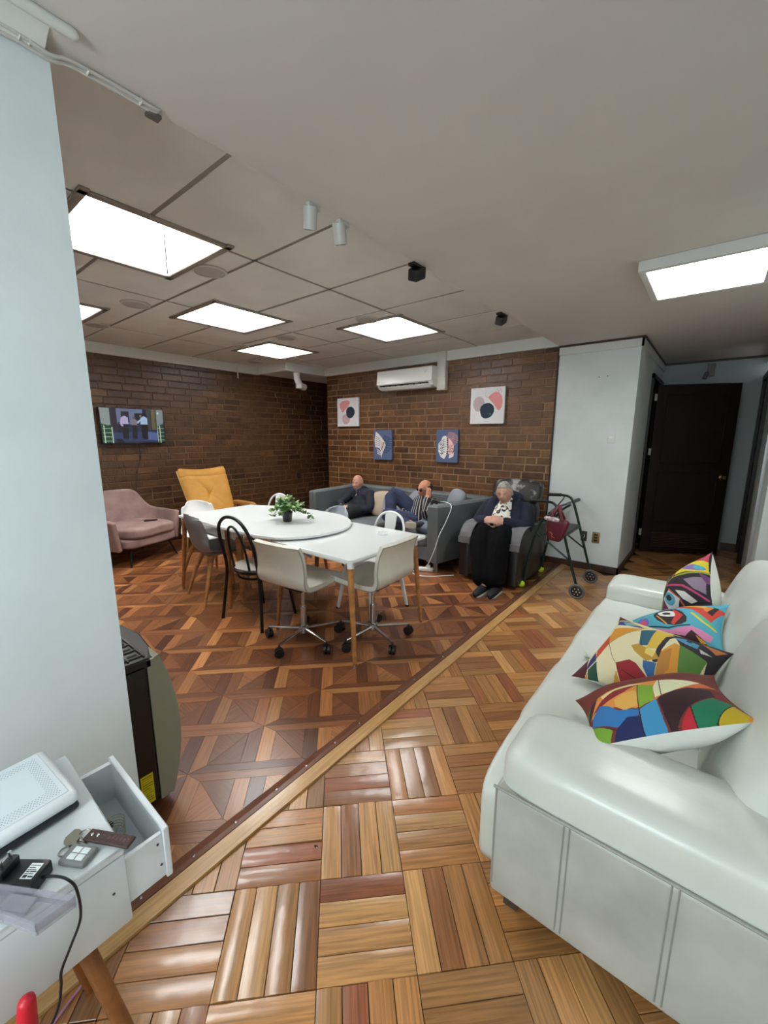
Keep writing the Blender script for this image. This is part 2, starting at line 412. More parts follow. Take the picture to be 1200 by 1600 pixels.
struct(g.obj('trim_12', mat('red_brown_threshold', (112, 68, 48), .3, coat=.3), smooth=False))
trim(15, XP-.012, XP+.004, YB-.012, YB+.01, 0, ZL, mat('dark_edge_strip', (44, 34, 28), .7))  # dark strip along the edge between brick and white wall
g = G(); g.ell((-.985, .83, -.0005), (.011, .006, .003), 10); o = g.obj('worn_hole', mat('hole_black', (14, 10, 8), .9), bpy.data.objects['floor']); g = G(); g.ell((-.981, .829, .0008), (.005, .002, .002), 8); g.obj('worn_chip', mat('chip_white', (220, 214, 204), .6), bpy.data.objects['floor'])
g = G()
y = .35
while y < 4.9:
    g.ell((-1.297, y, .011), (.005, .005, .003), 8); y += .16+.05*rnd.random()
o = g.obj('nail_heads', CHROME, bpy.data.objects['trim_12']); o['kind'] = 'stuff'
# ------------------------------------------------------------ pieces (bricks, slats)
def pieces(name, parent, items, m_, maxn=300, key=None):
    # items: dict(poly=[(x,y)..] local plane, T=Matrix, th=thickness, col=(r,g,b), uvd=(ux,uy), d=distance)
    items.sort(key=lambda q: q['d'])
    cache = {}; V = []; F = []; UV = []; TI = []
    for k, it in enumerate(items):
        poly = it['poly']; n = len(poly)
        A = sum(poly[i][0]*poly[(i+1) % n][1]-poly[(i+1) % n][0]*poly[i][1] for i in range(n))
        if A < 0: poly = poly[::-1]
        if abs(A) < 2e-4: continue
        ch = it.get('ch', .0012); ins = inset(poly, ch); th = it['th']
        vs = [(x, y, -.012) for x, y in poly]+[(x, y, th-ch) for x, y in poly]+[(x, y, th) for x, y in ins]
        fs = [[2*n+i for i in range(n)]]+[[a*n+i, a*n+(i+1) % n, (a+1)*n+(i+1) % n, (a+1)*n+i] for a in (0, 1) for i in range(n)]
        ux, uy = it['uvd']; ou = rnd.random()*50
        cup = it.get('cup')
        if cup:     # warped slat: the long edges stand a little lower than the middle
            L0, L1, wx, wy, hh = cup; nseg = 8; vs = []
            for e in (0, 1):
                for q in range(nseg+1):
                    tt = -1+2*q/nseg; px_ = ux*(L0 if e == 0 else L1)-uy*tt*wx; py_ = uy*(L0 if e == 0 else L1)+ux*tt*wx
                    vs.append((px_, py_, hh*(1-tt*tt)-hh*.5))
            vs += [(x, y, -.012) for x, y, z in (vs[0], vs[nseg], vs[-1], vs[nseg+1])]
            fs = [[q, nseg+1+q, nseg+2+q, q+1] for q in range(nseg)]+[[0, 2*nseg+2, 2*nseg+5, nseg+1], [nseg, 2*nseg+1, 2*nseg+4, 2*nseg+3], list(range(0, nseg+1))+[2*nseg+3, 2*nseg+2], [2*nseg+1-q for q in range(nseg+1)]+[2*nseg+5, 2*nseg+4]]
        if k < maxn:
            key_ = tuple(round(c, 3) for v in vs for c in v)+(ux,)
            me = cache.get(key_)
            if me is None:
                me = bpy.data.meshes.new(name); me.from_pydata(vs, [], fs); me.update(); me.materials.append(m_)
                ul = me.uv_layers.new(name='UVMap')
                for l in me.loops: p = vs[l.vertex_index]; ul.data[l.index].uv = (p[0]*ux+p[1]*uy, -p[0]*uy+p[1]*ux)
                a = me.color_attributes.new('tint', 'FLOAT_COLOR', 'POINT'); a.data.foreach_set('color', [1.0]*4*len(vs))
                cache[key_] = me
            if cup: me.polygons.foreach_set('use_smooth', [True]*len(me.polygons)); me.set_sharp_from_angle(angle=.6)
            o = bpy.data.objects.new(name, me); COL.objects.link(o); o.parent = parent; o.matrix_local = it['T']; o.color = rgb(it['col'])
        else:
            b0 = len(V); c = rgb(it['col'])
            V += [tuple(it['T'] @ Vector(v)) for v in vs]; TI += [c]*len(vs)
            for q in fs:
                F.append([b0+i for i in q]); UV += [(vs[i][0]*ux+vs[i][1]*uy+ou, -vs[i][0]*uy+vs[i][1]*ux+ou) for i in q]
    if V:
        me = bpy.data.meshes.new(name); me.from_pydata(V, [], F); me.update(); me.materials.append(m_)
        ul = me.uv_layers.new(name='UVMap'); ul.data.foreach_set('uv', [c for q in UV for c in q])
        a = me.color_attributes.new('tint', 'FLOAT_COLOR', 'POINT'); a.data.foreach_set('color', [c for q in TI for c in q])
        o = bpy.data.objects.new(name, me); COL.objects.link(o); o.parent = parent; o['kind'] = 'stuff'
CAMP = Vector((0, 0, 1.5))
def inview(p, mg=.12):
    d = Vector(p)-CAMP; z = d.dot(f)
    if z < .1: return False
    return abs(d.dot(cr)/z*FPX) < 600*(1+mg) and abs(d.dot(cu)/z*FPX) < 800*(1+mg)
BRICK = piece_mat('varnished_brick', .40, .35, .38, .3, 50, brick=True)
def bricks(parent, org, ax, ay, nrm, W, H, k0, holes=(), seed=1):
    R_ = random.Random(seed); items = []
    T0 = Matrix((Vector(ax), Vector(ay), Vector(nrm))).transposed().to_4x4()
    bl, bh = .272, .0905
    for j in range(int(H/bh)+1):
        z0 = j*bh; z1 = min(z0+bh-.012, H)
        if z1-z0 < .02: continue
        x = -(.5 if j % 2 else 0)*bl-R_.random()*.03
        while x < W:
            L_ = bl*(1+R_.uniform(-.06, .04)) if R_.random() > .12 else bl*.5
            a, b = max(x, 0), min(x+L_-.012, W); x += L_
            if b-a < .03: continue
            c = R_.random(); base_ = (100, 66, 38) if c < .7 else ((114, 78, 44) if c < .88 else (84, 52, 32))
            s_ = R_.uniform(.9, 1.1); col = tuple(min(255, v*s_*k0) for v in base_)
            cx, cz = (a+b)/2, (z0+z1)/2
            wp = Vector(org)+Vector(ax)*cx+Vector(ay)*cz
            T = Matrix.Translation(wp) @ T0 @ Euler((R_.uniform(-.008, .008), R_.uniform(-.004, .004), R_.uniform(-.002, .002))).to_matrix().to_4x4()
            w2, h2 = (b-a)/2, (z1-z0)/2
            w2 = round(w2, 2) if b-a < bl*.9 else round(w2*100)/100
            items.append(dict(poly=[(-w2, -h2), (w2, -h2), (w2, h2), (-w2, h2)], T=T, th=R_.uniform(.0015, .0045), ch=.003, col=col, uvd=(1, 0), d=(wp-CAMP).length+(0 if inview(wp) else 50)))
    for it in items: it['th'] = round(it['th'], 3)
    pieces('brick', parent, items, BRICK)
bricks(wall_back, (-5.26, YB, .0), (1, 0, 0), (0, 0, 1), (0, -1, 0), 5.26+XP, 2.6, 1.0, seed=3)
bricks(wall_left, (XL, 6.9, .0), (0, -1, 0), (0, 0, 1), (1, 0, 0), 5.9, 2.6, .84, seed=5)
# floors
PARQ = piece_mat('varnished_parquet', .32, .5, .42, .25, 9, rvar=.08)
LAM = piece_mat('patterned_laminate', .34, .25, .38, .06, 20)
TH = math.radians(45.02); S0 = .28353; ct, st = math.cos(TH), math.sin(TH); items = []
Rf = random.Random(11)
pal = [(186, 138, 86), (176, 126, 76), (194, 148, 96), (166, 114, 68), (200, 156, 102), (158, 106, 64), (180, 132, 80), (188, 138, 84)]
zone = [(-1, 0, 1.209), (1, 0, .54), (0, 1, 7.05), (0, -1, 1.8)]
zone = [(-1, 0, 1.209), (1, 0, .54), (0, 1, 7.05), (0, -1, 1.8)]
for i in range(-16, 34):
    for j in range(-30, 14):
        ox, oy = -1.0869+S0*(i*ct+j*st), .9624+S0*(i*st-j*ct)
        cx, cy = ox+S0*.5*(ct+st), oy+S0*.5*(st-ct)
        if cx < -1.5 or cx > .8 or cy < -2 or cy > 7.3: continue
        alongj = (i+j) % 2 == 0
        for k in range(4):
            a0, a1 = k*.25, (k+1)*.25; gp = .0007/S0+Rf.uniform(0, .0008)/S0
            q = [(a0+gp, gp), (a1-gp, gp), (a1-gp, 1-gp), (a0+gp, 1-gp)] if alongj else [(gp, a0+gp), (1-gp, a0+gp), (1-gp, a1-gp), (gp, a1-gp)]
            poly = [(ox+S0*(x*ct+y_*st), oy+S0*(x*st-y_*ct)) for x, y_ in q]
            # the stretch behind the white return starts further right
            zn = list(zone)
            if cy > 4.6: zn.append((0, 1, 4.978)) if cx < -.695-.2 else None
            poly = clip(poly, zn)
            if not poly: continue
            mx = sum(p[0] for p in poly)/len(poly); my = sum(p[1] for p in poly)/len(poly)
            if my > 4.985 and mx < -.68: continue
            col = pal[Rf.randrange(8)]
            if Rf.random() < .06: col = (154, 94, 64)
            s_ = Rf.uniform(.84, 1.05); col = (min(255, col[0]*s_), col[1]*s_*.955, col[2]*s_*.91)
            loc = [(round(p[0]-mx, 4), round(p[1]-my, 4)) for p in poly]
            near = math.exp(-((mx+1.0)**2+(my-.55)**2)/.5)
            T = Matrix.Translation((mx, my, 0)) @ Euler((Rf.uniform(-.006, .006)*(1+2.2*near), Rf.uniform(-.006, .006)*(1+2.2*near), 0)).to_matrix().to_4x4()
            dd = (Vector((mx, my, 0))-CAMP).length+(0 if inview((mx, my, 0)) else 50)
            uvd = (round(st, 4), round(-ct, 4)) if alongj else (round(ct, 4), round(st, 4))
            cup = None
            if len(loc) == 4 and near > .12 and abs(max(p[0] for p in loc)-min(p[0] for p in loc)-(S0*1.25*ct)) < .012:
                cup = (-S0*.5+.001, S0*.5-.001, S0*.125-.0014, 0, round(.0035*near*Rf.uniform(.6, 1.3), 4))
            items.append(dict(poly=loc, T=T, th=0, col=col, uvd=uvd, d=dd, cup=cup))
parq = struct(G().box((-.33, 2.5, -.014), (1.7, 9, .003)).obj('floor_parquet', SUBFLOOR))
pieces('parquet_slat', parq, items, PARQ)
items = []; C2 = .2857; W2 = .045; W3 = .068; d1 = (math.sqrt(.5), math.sqrt(.5)); d2 = (-math.sqrt(.5), math.sqrt(.5)); O2 = (-1.684, 1.094)
palD = [(126, 76, 44), (108, 62, 38), (142, 88, 52), (98, 56, 36), (152, 98, 58)]; palL = [(178, 120, 70), (166, 108, 62), (188, 130, 78)]
zoneD = [(1, 0, -1.336), (-1, 0, 6.04), (0, -1, .25), (0, 1, 6.88)]
def addp(q, uvab, col):
    poly = [(O2[0]+a*d1[0]+b*d2[0], O2[1]+a*d1[1]+b*d2[1]) for a, b in q]
    mx = sum(p[0] for p in poly)/len(poly); my = sum(p[1] for p in poly)/len(poly)
    if mx < -6.4 or mx > -1.0 or my < -.6 or my > 7.2 or (mx > -5.2 and my > 5.2): return
    poly = clip(poly, zoneD+([(0, 1, 4.985)] if mx > -5.2 else []))
    if not poly: return
    n = len(poly); A = sum(poly[i][0]*poly[(i+1) % n][1]-poly[(i+1) % n][0]*poly[i][1] for i in range(n))
    if A < 0: poly = poly[::-1]
    poly = inset(poly, .0004); mx = sum(p[0] for p in poly)/n; my = sum(p[1] for p in poly)/n
    s_ = Rf.uniform(.88, 1.1); col = tuple(min(255, v*s_) for v in col)
    u = (d1[0]*uvab[0]+d2[0]*uvab[1], d1[1]*uvab[0]+d2[1]*uvab[1])
    dd = (Vector((mx, my, 0))-CAMP).length+(0 if inview((mx, my, 0)) else 50)
    items.append(dict(poly=[(round(p[0]-mx, 4), round(p[1]-my, 4)) for p in poly], T=Matrix.Translation((mx, my, 0)), th=0, ch=.0006, col=col, uvd=(round(u[0], 3), round(u[1], 3)), d=dd))
for i in range(-24, 24):
    for j in range(-24, 24):
        if (i+j) % 2: continue
        a, b = i*C2, j*C2; c, w2, w3 = C2, W2, W3
        up = rnd.random() < .5
        addp([(a, b), (a+2*c, b), (a+2*c-w3, b+w2), (a+w3, b+w2)], (1, 0), palD[rnd.randrange(3)])
        addp([(a, b), (a+w3, b-w2), (a+2*c-w3, b-w2), (a+2*c, b)], (1, 0), palL[rnd.randrange(3)] if rnd.random() < .6 else palD[2])
        for s_ in (1, -1):
            addp([(a, b), (a+w3, b+s_*w2), (a+w3, b+s_*(c-w2)), (a, b+s_*(c-w2))], (0, 1), palL[rnd.randrange(3)] if rnd.random() < .55 else palD[rnd.randrange(5)])
            addp([(a, b), (a-w3, b+s_*w2), (a-w3, b+s_*(c-w2)), (a, b+s_*(c-w2))], (0, 1), palD[rnd.randrange(5)])
        for sa, sb in ((1, 1), (1, -1)):   # cells touching this node on the +d1 side
            for sgn in (1,):
                x0, x1, y0_, y1_ = a+w3, a+c-w3, b+sb*w2, b+sb*(c-w2)
                addp([(x0, y0_), (x1, y0_), (x1, y1_)], (.7, .7*sb), palD[(0, 2, 1, 0)[rnd.randrange(4)]])
                addp([(x0, y0_), (x1, y1_), (x0, y1_)], (.7, -.7*sb), palD[(0, 2, 4)[rnd.randrange(3)]] if rnd.random() < .8 else palL[1])
lam = struct(G().box((-3.7, 3.2, -.014), (4.7, 7.2, .003)).obj('floor_laminate', SUBFLOOR))
pieces('laminate_piece', lam, items, LAM)
# ------------------------------------------------------------ grid ceiling
LIGHTS = [(-3.17, -2.43, .79, 1.50), (-4.16, -3.43, 1.99, 2.74), (-3.20, -2.46, 3.27, 4.02), (-5.10, -4.36, 3.20, 3.93), (-5.14, -4.40, .76, 1.48)]
def sub(rects, h):
    out = []
    for (x0, x1, y0, y1) in rects:
        hx0, hx1, hy0, hy1 = h
        if hx1 <= x0 or hx0 >= x1 or hy1 <= y0 or hy0 >= y1: out.append((x0, x1, y0, y1)); continue
        if hx0 > x0: out.append((x0, hx0, y0, y1))
        if hx1 < x1: out.append((hx1, x1, y0, y1))
        a, b = max(x0, hx0), min(x1, hx1)
        if hy0 > y0: out.append((a, b, y0, hy0))
        if hy1 < y1: out.append((a, b, hy1, y1))
    return out
cg = G().box((-3.8, 3.3, 2.78), (4.6, 7.4, .01)).obj('ceiling_grid', TILE); struct(cg)
# the carrier board above is open over the light boxes
bpy.data.objects.remove(cg); g = G()
rs = [(-6.2, XP-.003, -.4, 7.3)]
for h in LIGHTS: rs = sub(rs, h)
for (x0, x1, y0, y1) in rs: g.box(((x0+x1)/2, (y0+y1)/2, ZG+.03), (x1-x0, y1-y0, .02))
cg = struct(g.obj('ceiling_grid', TILE, smooth=False))
xs = [-1.49, -2.47, -3.75, -5.06, -6.06]; ys = [-.3, -.24, .42, 1.075, 1.73, 2.395, 3.06, 3.70, 4.33, 5.0]
box3 = (-6.2, -5.27, 4.15, 9)
for a in range(4):
    for b in range(9):
        if a == 3 and b >= 8: y1_ = 4.15
        rr = [(xs[a+1]+.013, xs[a]-.013, ys[b]+.013, ys[b+1]-.013)]
        if rr[0][3]-rr[0][2] < .05: continue
        for h in LIGHTS: rr = sub(rr, (h[0]-.03, h[1]+.03, h[2]-.03, h[3]+.03))
        rr = sub(rr, box3)
        if not rr: continue
        g = G(); sag = rnd.uniform(-.002, .002)
        for (x0, x1, y0, y1) in rr:
            if x1-x0 > .01 and y1-y0 > .01: g.box(((x0+x1)/2, (y0+y1)/2, ZG+.006+sag), (x1-x0, y1-y0, .016))
        if g.v: g.obj('ceiling_tile', TILE, cg, smooth=False)
bars = [(x-.016, x+.016, -.3, 5.0) for x in xs[1:4]]+[(-6.05, XP, y-.016, y+.016) for y in ys[2:9]]
for bb in bars:
    rr = [bb]
    for h in LIGHTS: rr = sub(rr, (h[0]-.02, h[1]+.02, h[2]-.02, h[3]+.02))
    rr = sub(rr, box3)
    g = G()
    for (x0, x1, y0, y1) in rr: g.box(((x0+x1)/2, (y0+y1)/2, ZG+.005), (x1-x0, y1-y0, .006))
    g.obj('grid_bar', GRIDBAR, cg, smooth=False)
FRAME = mat('light_frame_metal', (150, 143, 134), .4, metal=.4); SHAFT = mat('light_shaft_white', (245, 246, 246), .6)
DIFF = mat('glowing_diffuser', (255, 255, 253), .5, emit=PANEL_E)
names = ['large recessed square ceiling light nearest the white partition', 'recessed square ceiling light in the middle of the tiled ceiling', 'recessed square ceiling light above the air conditioner wall, near the black track spot', 'smallest recessed ceiling light near the white drain pipe', 'recessed ceiling light half hidden behind the white partition']
for h, nm in zip(LIGHTS, names):
    x0, x1, y0, y1 = h; cx, cy = (x0+x1)/2, (y0+y1)/2
    t = thing('ceiling_light', (cx, cy, ZG), nm, 'light', 'recessed ceiling lights'); sx, sy = (x1-x0)/2, (y1-y0)/2
    g = G()
    for (a, b, w_, d_) in ((0, sy+.012, 2*sx+.10, .045), (0, -sy-.012, 2*sx+.10, .045), (sx+.012, 0, .045, 2*sy+.07), (-sx-.012, 0, .045, 2*sy+.07)): g.box((a, b, -.004), (w_, d_, .02), .004, 1)
    g.obj('frame', FRAME, t)
    g = G(); e = .01
    for (a, b, w_, d_) in ((0, sy-e, 2*sx, .008), (0, -sy+e, 2*sx, .008), (sx-e, 0, .008, 2*sy), (-sx+e, 0, .008, 2*sy)): g.box((a, b, .13), (w_, d_, .27))
    g.obj('shaft', SHAFT, t, smooth=False)
    g = G(); [g.box((a*(sx-.017), b*(sy-.017), .13), (.006, .006, .25)) for a in (-1, 1) for b in (-1, 1)]; o_ = g.obj('corner_shadow_line', mat('shadow_line_dark', (16, 16, 16), .9), t); o_['kind'] = 'stuff'  # near-black strips put in as the shadow lines of the shaft corners
    G().box((0, 0, .262), (2*sx-.03, 2*sy-.03, .01)).obj('diffuser', DIFF, t)
# ceiling speakers / vents
for k, (x, y_, s_) in enumerate([(-2.85, 1.63, .115), (-4.03, 1.60, .115), (-2.78, 3.19, .11), (-4.0, 3.17, .115), (-4.80, 3.10, .10), (-5.62, 3.85, .11), (-5.08, 1.63, .115)]):
    lb = ['beside the large near ceiling light', 'between the partition and the middle ceiling light', 'beside the ceiling light over the air conditioner wall', 'between the middle and the smallest ceiling lights', 'against the left edge of the smallest ceiling light', 'close to the cornice above the yellow chair', 'next to the half hidden ceiling light'][k]
    t = thing('ceiling_speaker', (x, y_, ZG-.006), 'round grey ceiling speaker grille '+lb, 'speaker', 'round ceiling speakers')
    G().lathe([(s_, .004), (s_, -.006), (s_*.86, -.009), (s_*.84, -.004)], 28).obj('rim', mat('speaker_rim', (196, 190, 182), .5), t)
    G().lathe([(s_*.85, -.002), (s_*.84, -.007), (s_*.3, -.008)], 28).obj('grille', mat('speaker_mesh', (172, 166, 160), .8, bump=.5, bscale=400), t)
# hall panel + added rear fill panel
PAN = mat('panel_frame_paint', (205, 205, 200), .45); HD = mat('hall_glowing_diffuser', (248, 255, 252), .5, emit=HALL_E)
def panel(x0, x1, y0, y1, label, m_, h=.06):
    t = thing('ceiling_panel_light', ((x0+x1)/2, (y0+y1)/2, ZL), label, 'light'); sx, sy = (x1-x0)/2, (y1-y0)/2; g = G()
    for (a, b, w_, d_) in ((0, sy-.02, 2*sx, .04), (0, -sy+.02, 2*sx, .04), (sx-.02, 0, .04, 2*sy-.08), (-sx+.02, 0, .04, 2*sy-.08)): g.box((a, b, -h/2), (w_, d_, h), .004, 1)
    g.obj('frame', PAN, t); G().box((0, 0, -h+.012), (2*sx-.08, 2*sy-.08, .01)).obj('diffuser', m_, t)
panel(-.47, .15, 2.93, 3.62, 'surface mounted square panel light by the hallway', HD)
RD = mat('rear_fill_diffuser', (242, 253, 253), .5, emit=REAR_FILL_E)
panel(-.75, -.15, -1.3, -.7, 'added fill panel behind the camera, not in view', RD)  # unseen panel, added to light the near wall
PRINTS={
1:[
 ('p',(235,150,60),[[0.14,1.09],[0.6,1.14],[0.55,0.49],[0.38,0.41],[0.24,0.61],[0.03,0.69]]),
 ('p',(225,110,50),[[0.6,1.14],[0.96,0.92],[0.5,0.47],[0.55,0.83]]),
 ('p',(235,235,190),[[0.6,1.13],[0.86,0.98],[0.63,0.61],[0.52,0.51],[0.54,0.79]]),
 ('p',(240,225,160),[[0.17,1.06],[0.42,1.13],[0.5,1.06],[0.18,0.96]]),
 ('p',(150,20,35),[[0.05,0.75],[0.17,0.95],[0.28,1.04],[0.46,1.04],[0.35,0.89],[0.21,0.83],[0.09,0.76]]),
 ('p',(130,175,40),[[0.46,1.02],[0.55,0.87],[0.51,0.49],[0.4,0.4]]),
 ('p',(240,180,80),[[0.26,0.78],[0.33,0.86],[0.41,0.84],[0.43,0.73],[0.39,0.45],[0.3,0.45],[0.25,0.61]]),
 ('p',(40,120,190),[[0.05,0.68],[0.14,0.83],[0.2,0.71],[0.26,0.5],[0.39,0.39],[0.38,0.3],[0.21,0.22],[0.04,0.45]]),
 ('p',(120,170,40),[[0.04,0.44],[0.18,0.2],[0.14,0.08],[0.0,-0.02],[-0.01,0.28]]),
 ('p',(20,30,90),[[0.21,0.2],[0.3,0.32],[0.38,0.28],[0.36,0.05],[0.15,0.04]]),
 ('p',(60,150,200),[[0.39,0.37],[0.52,0.48],[0.5,-0.05],[0.36,0.05]]),
 ('p',(45,10,20),[[0.53,0.49],[0.75,0.76],[0.94,0.78],[0.9,0.6],[0.7,0.33],[0.52,0.02]]),
 ('p',(130,20,30),[[0.9,0.9],[0.96,0.47],[0.88,0.61]]),
 ('p',(205,25,40),[[0.52,-0.04],[0.69,0.3],[0.66,-0.07]]),
 ('p',(20,120,80),[[0.7,0.31],[0.86,0.53],[0.96,0.44],[0.7,-0.09],[0.66,-0.08]]),
 ('p',(200,170,20),[[0.7,-0.09],[0.95,0.4],[0.99,0.21],[1.0,0.0],[0.88,-0.09]]),
 ('p',(225,140,30),[[0.99,0.21],[1.0,0.0],[0.9,-0.06]]),
 ('p',(50,130,50),[[-0.0,1.03],[0.06,1.05],[0.01,0.8]]),
 ('p',(60,15,25),[[0.06,1.05],[0.13,1.09],[0.03,0.73],[0.0,0.8]]),
 ('l',(25,10,20),0.006,[[0.46,1.04],[0.36,0.05]]),
 ('l',(25,10,20),0.006,[[0.61,1.14],[0.52,-0.01]]),
 ('l',(25,10,20),0.006,[[0.7,0.33],[0.66,-0.08]]),
 ('l',(25,10,20),0.006,[[0.95,0.4],[0.69,-0.09]]),
 ('l',(25,10,20),0.006,[[0.04,0.44],[0.2,0.19]]),
 ('l',(120,20,30),0.011,[[0.34,1.24],[0.95,0.95]]),
],
2:[
 ('p',(40,60,140),[[0.0,0.01],[0.05,0.19],[0.35,0.18],[0.18,0.06]]),
 ('p',(120,170,190),[[0.09,0.12],[0.19,0.09],[0.28,0.14],[0.16,0.19]]),
 ('l',(240,210,80),0.023,[[0.03,0.1],[0.15,0.07],[0.35,0.15]]),
 ('p',(80,20,35),[[-0.0,0.0],[0.02,0.11],[0.09,0.03]]),
 ('p',(225,150,30),[[0.05,0.27],[0.28,0.22],[0.36,0.17],[0.25,0.36],[0.15,0.57],[0.07,0.42]]),
 ('p',(205,70,30),[[0.06,0.4],[0.15,0.57],[0.12,0.79],[0.05,0.64]]),
 ('p',(40,40,110),[[0.06,0.8],[0.05,0.67],[0.13,0.8],[0.1,0.93]]),
 ('p',(80,15,30),[[-0.01,1.0],[0.03,0.77],[0.11,0.94],[0.13,1.07]]),
 ('p',(225,140,40),[[0.12,1.05],[0.12,0.95],[0.19,1.13]]),
 ('p',(20,70,50),[[0.11,0.92],[0.14,0.81],[0.31,1.15],[0.2,1.13]]),
 ('p',(20,90,110),[[0.34,0.24],[0.46,0.13],[0.49,0.48],[0.43,0.52]]),
 ('p',(230,190,60),[[0.45,0.12],[0.63,0.12],[0.59,0.46],[0.49,0.52]]),
 ('p',(225,150,30),[[0.6,0.49],[0.66,0.31],[0.71,0.32],[0.81,0.66],[0.76,0.83],[0.67,0.95]]),
 ('p',(195,130,40),[[0.67,0.95],[0.6,0.52],[0.66,0.39],[0.72,0.68]]),
 ('p',(80,130,40),[[0.7,0.31],[0.93,0.35],[0.93,0.7],[0.85,0.94]]),
 ('p',(70,150,140),[[0.71,0.95],[0.81,0.68],[0.86,0.94]]),
 ('p',(40,100,160),[[0.52,0.69],[0.62,0.67],[0.67,0.97],[0.54,0.77]]),
 ('l',(30,15,30),0.039,[[0.66,0.13],[0.59,0.26],[0.58,0.47],[0.6,0.65]]),
 ('p',(200,150,40),[[0.37,0.55],[0.41,0.5],[0.57,0.53],[0.62,0.6],[0.54,0.69],[0.42,0.61]]),
 ('p',(240,215,110),[[0.49,0.52],[0.57,0.52],[0.57,0.61],[0.5,0.59]]),
 ('p',(25,15,25),[[0.59,0.15],[0.68,0.07],[0.86,0.03],[1.0,-0.04],[1.04,0.19],[1.05,0.45],[0.99,1.0],[0.91,0.97],[0.96,0.58],[0.93,0.35],[0.7,0.31]]),
 ('p',(70,150,190),[[0.62,0.22],[0.69,0.15],[0.81,0.16],[0.82,0.25],[0.73,0.26]]),
 ('p',(20,40,90),[[0.71,0.15],[0.75,0.15],[0.76,0.2],[0.72,0.2]]),
 ('p',(200,110,50),[[0.8,0.09],[0.98,0.06],[0.94,0.18]]),
 ('p',(210,200,200),[[0.83,0.23],[0.93,0.24],[0.86,0.29]]),
 ('p',(160,20,35),[[0.32,0.8],[0.42,0.73],[0.48,0.75],[0.64,0.91],[0.68,1.03],[0.54,1.03],[0.45,1.05]]),
 ('p',(225,160,40),[[0.37,1.13],[0.35,0.88],[0.45,1.05]]),
 ('l',(70,10,20),0.008,[[0.39,0.86],[0.51,0.91],[0.64,0.93]]),
 ('l',(90,80,60),0.005,[[0.15,0.57],[0.28,0.76],[0.39,0.86]]),
 ('l',(90,80,60),0.005,[[0.15,0.57],[0.25,0.36],[0.34,0.24]]),
],
3:[
 ('p',(225,60,40),[[0.35,-0.01],[0.59,-0.08],[1.01,0.0],[0.93,0.44],[0.73,0.15],[0.45,0.01]]),
 ('p',(245,190,50),[[0.5,-0.06],[0.87,-0.04],[0.86,0.07],[0.68,0.04]]),
 ('p',(30,15,20),[[0.91,-0.04],[0.96,-0.03],[0.93,0.25],[0.88,0.19]]),
 ('p',(240,140,40),[[0.86,-0.03],[0.92,-0.02],[0.88,0.17],[0.84,0.12]]),
 ('p',(40,15,20),[[0.69,0.39],[0.69,0.53],[0.64,0.62],[0.56,0.66],[0.46,0.62],[0.38,0.51],[0.33,0.35],[0.33,0.2],[0.38,0.1],[0.46,0.07],[0.56,0.13],[0.64,0.24]]),
 ('p',(240,240,235),[[0.58,0.3],[0.58,0.36],[0.55,0.39],[0.5,0.4],[0.44,0.38],[0.4,0.34],[0.38,0.27],[0.38,0.21],[0.41,0.18],[0.46,0.17],[0.51,0.19],[0.56,0.24]]),
 ('p',(20,15,20),[[0.52,0.29],[0.52,0.32],[0.51,0.33],[0.48,0.33],[0.46,0.33],[0.44,0.31],[0.43,0.28],[0.43,0.26],[0.45,0.24],[0.47,0.24],[0.49,0.25],[0.51,0.27]]),
 ('p',(220,50,50),[[0.53,0.11],[0.65,0.34],[0.56,0.65],[0.53,0.6],[0.57,0.33]]),
 ('l',(240,160,60),0.019,[[0.37,0.35],[0.48,0.62]]),
 ('p',(120,110,200),[[0.26,0.45],[0.27,0.55],[0.23,0.63],[0.18,0.65],[0.12,0.62],[0.06,0.54],[0.03,0.43],[0.03,0.32],[0.06,0.24],[0.11,0.22],[0.18,0.26],[0.23,0.34]]),
 ('p',(235,80,130),[[0.24,0.52],[0.24,0.58],[0.22,0.63],[0.19,0.64],[0.15,0.63],[0.11,0.58],[0.09,0.51],[0.09,0.44],[0.11,0.39],[0.14,0.38],[0.18,0.4],[0.22,0.45]]),
 ('l',(150,200,80),0.028,[[0.17,0.28],[0.31,0.23]]),
 ('l',(230,220,60),0.033,[[0.74,0.27],[0.85,0.47],[0.96,0.59]]),
 ('l',(100,200,120),0.024,[[0.8,0.27],[0.94,0.52]]),
 ('l',(60,60,150),0.019,[[0.02,0.35],[0.18,0.14]]),
 ('p',(235,140,190),[[0.26,0.68],[0.51,0.77],[0.75,0.64],[0.94,0.76],[0.9,0.89],[0.66,0.87],[0.43,0.88]]),
 ('l',(20,10,20),0.024,[[0.22,0.63],[0.5,0.72],[0.72,0.62]]),
 ('p',(60,15,30),[[0.32,0.81],[0.66,0.87],[0.74,0.74],[0.87,0.93],[0.69,1.06],[0.3,1.11]]),
 ('p',(235,170,50),[[0.77,0.82],[0.87,0.93],[0.8,0.94]]),
],
4:[
 ('p',(235,215,40),[[0.35,-0.05],[0.98,0.2],[1.0,0.43],[0.38,0.27]]),
 ('p',(150,110,190),[[0.97,0.35],[0.94,0.37],[0.86,0.37],[0.76,0.34],[0.65,0.29],[0.56,0.23],[0.52,0.18],[0.54,0.15],[0.63,0.16],[0.74,0.2],[0.85,0.26],[0.94,0.31]]),
 ('p',(70,190,210),[[0.95,0.34],[0.94,0.36],[0.91,0.36],[0.87,0.35],[0.82,0.33],[0.78,0.3],[0.77,0.27],[0.78,0.26],[0.81,0.25],[0.86,0.27],[0.91,0.29],[0.94,0.32]]),
 ('p',(220,60,90),[[0.67,-0.01],[0.97,0.02],[0.98,0.21],[0.72,0.07]]),
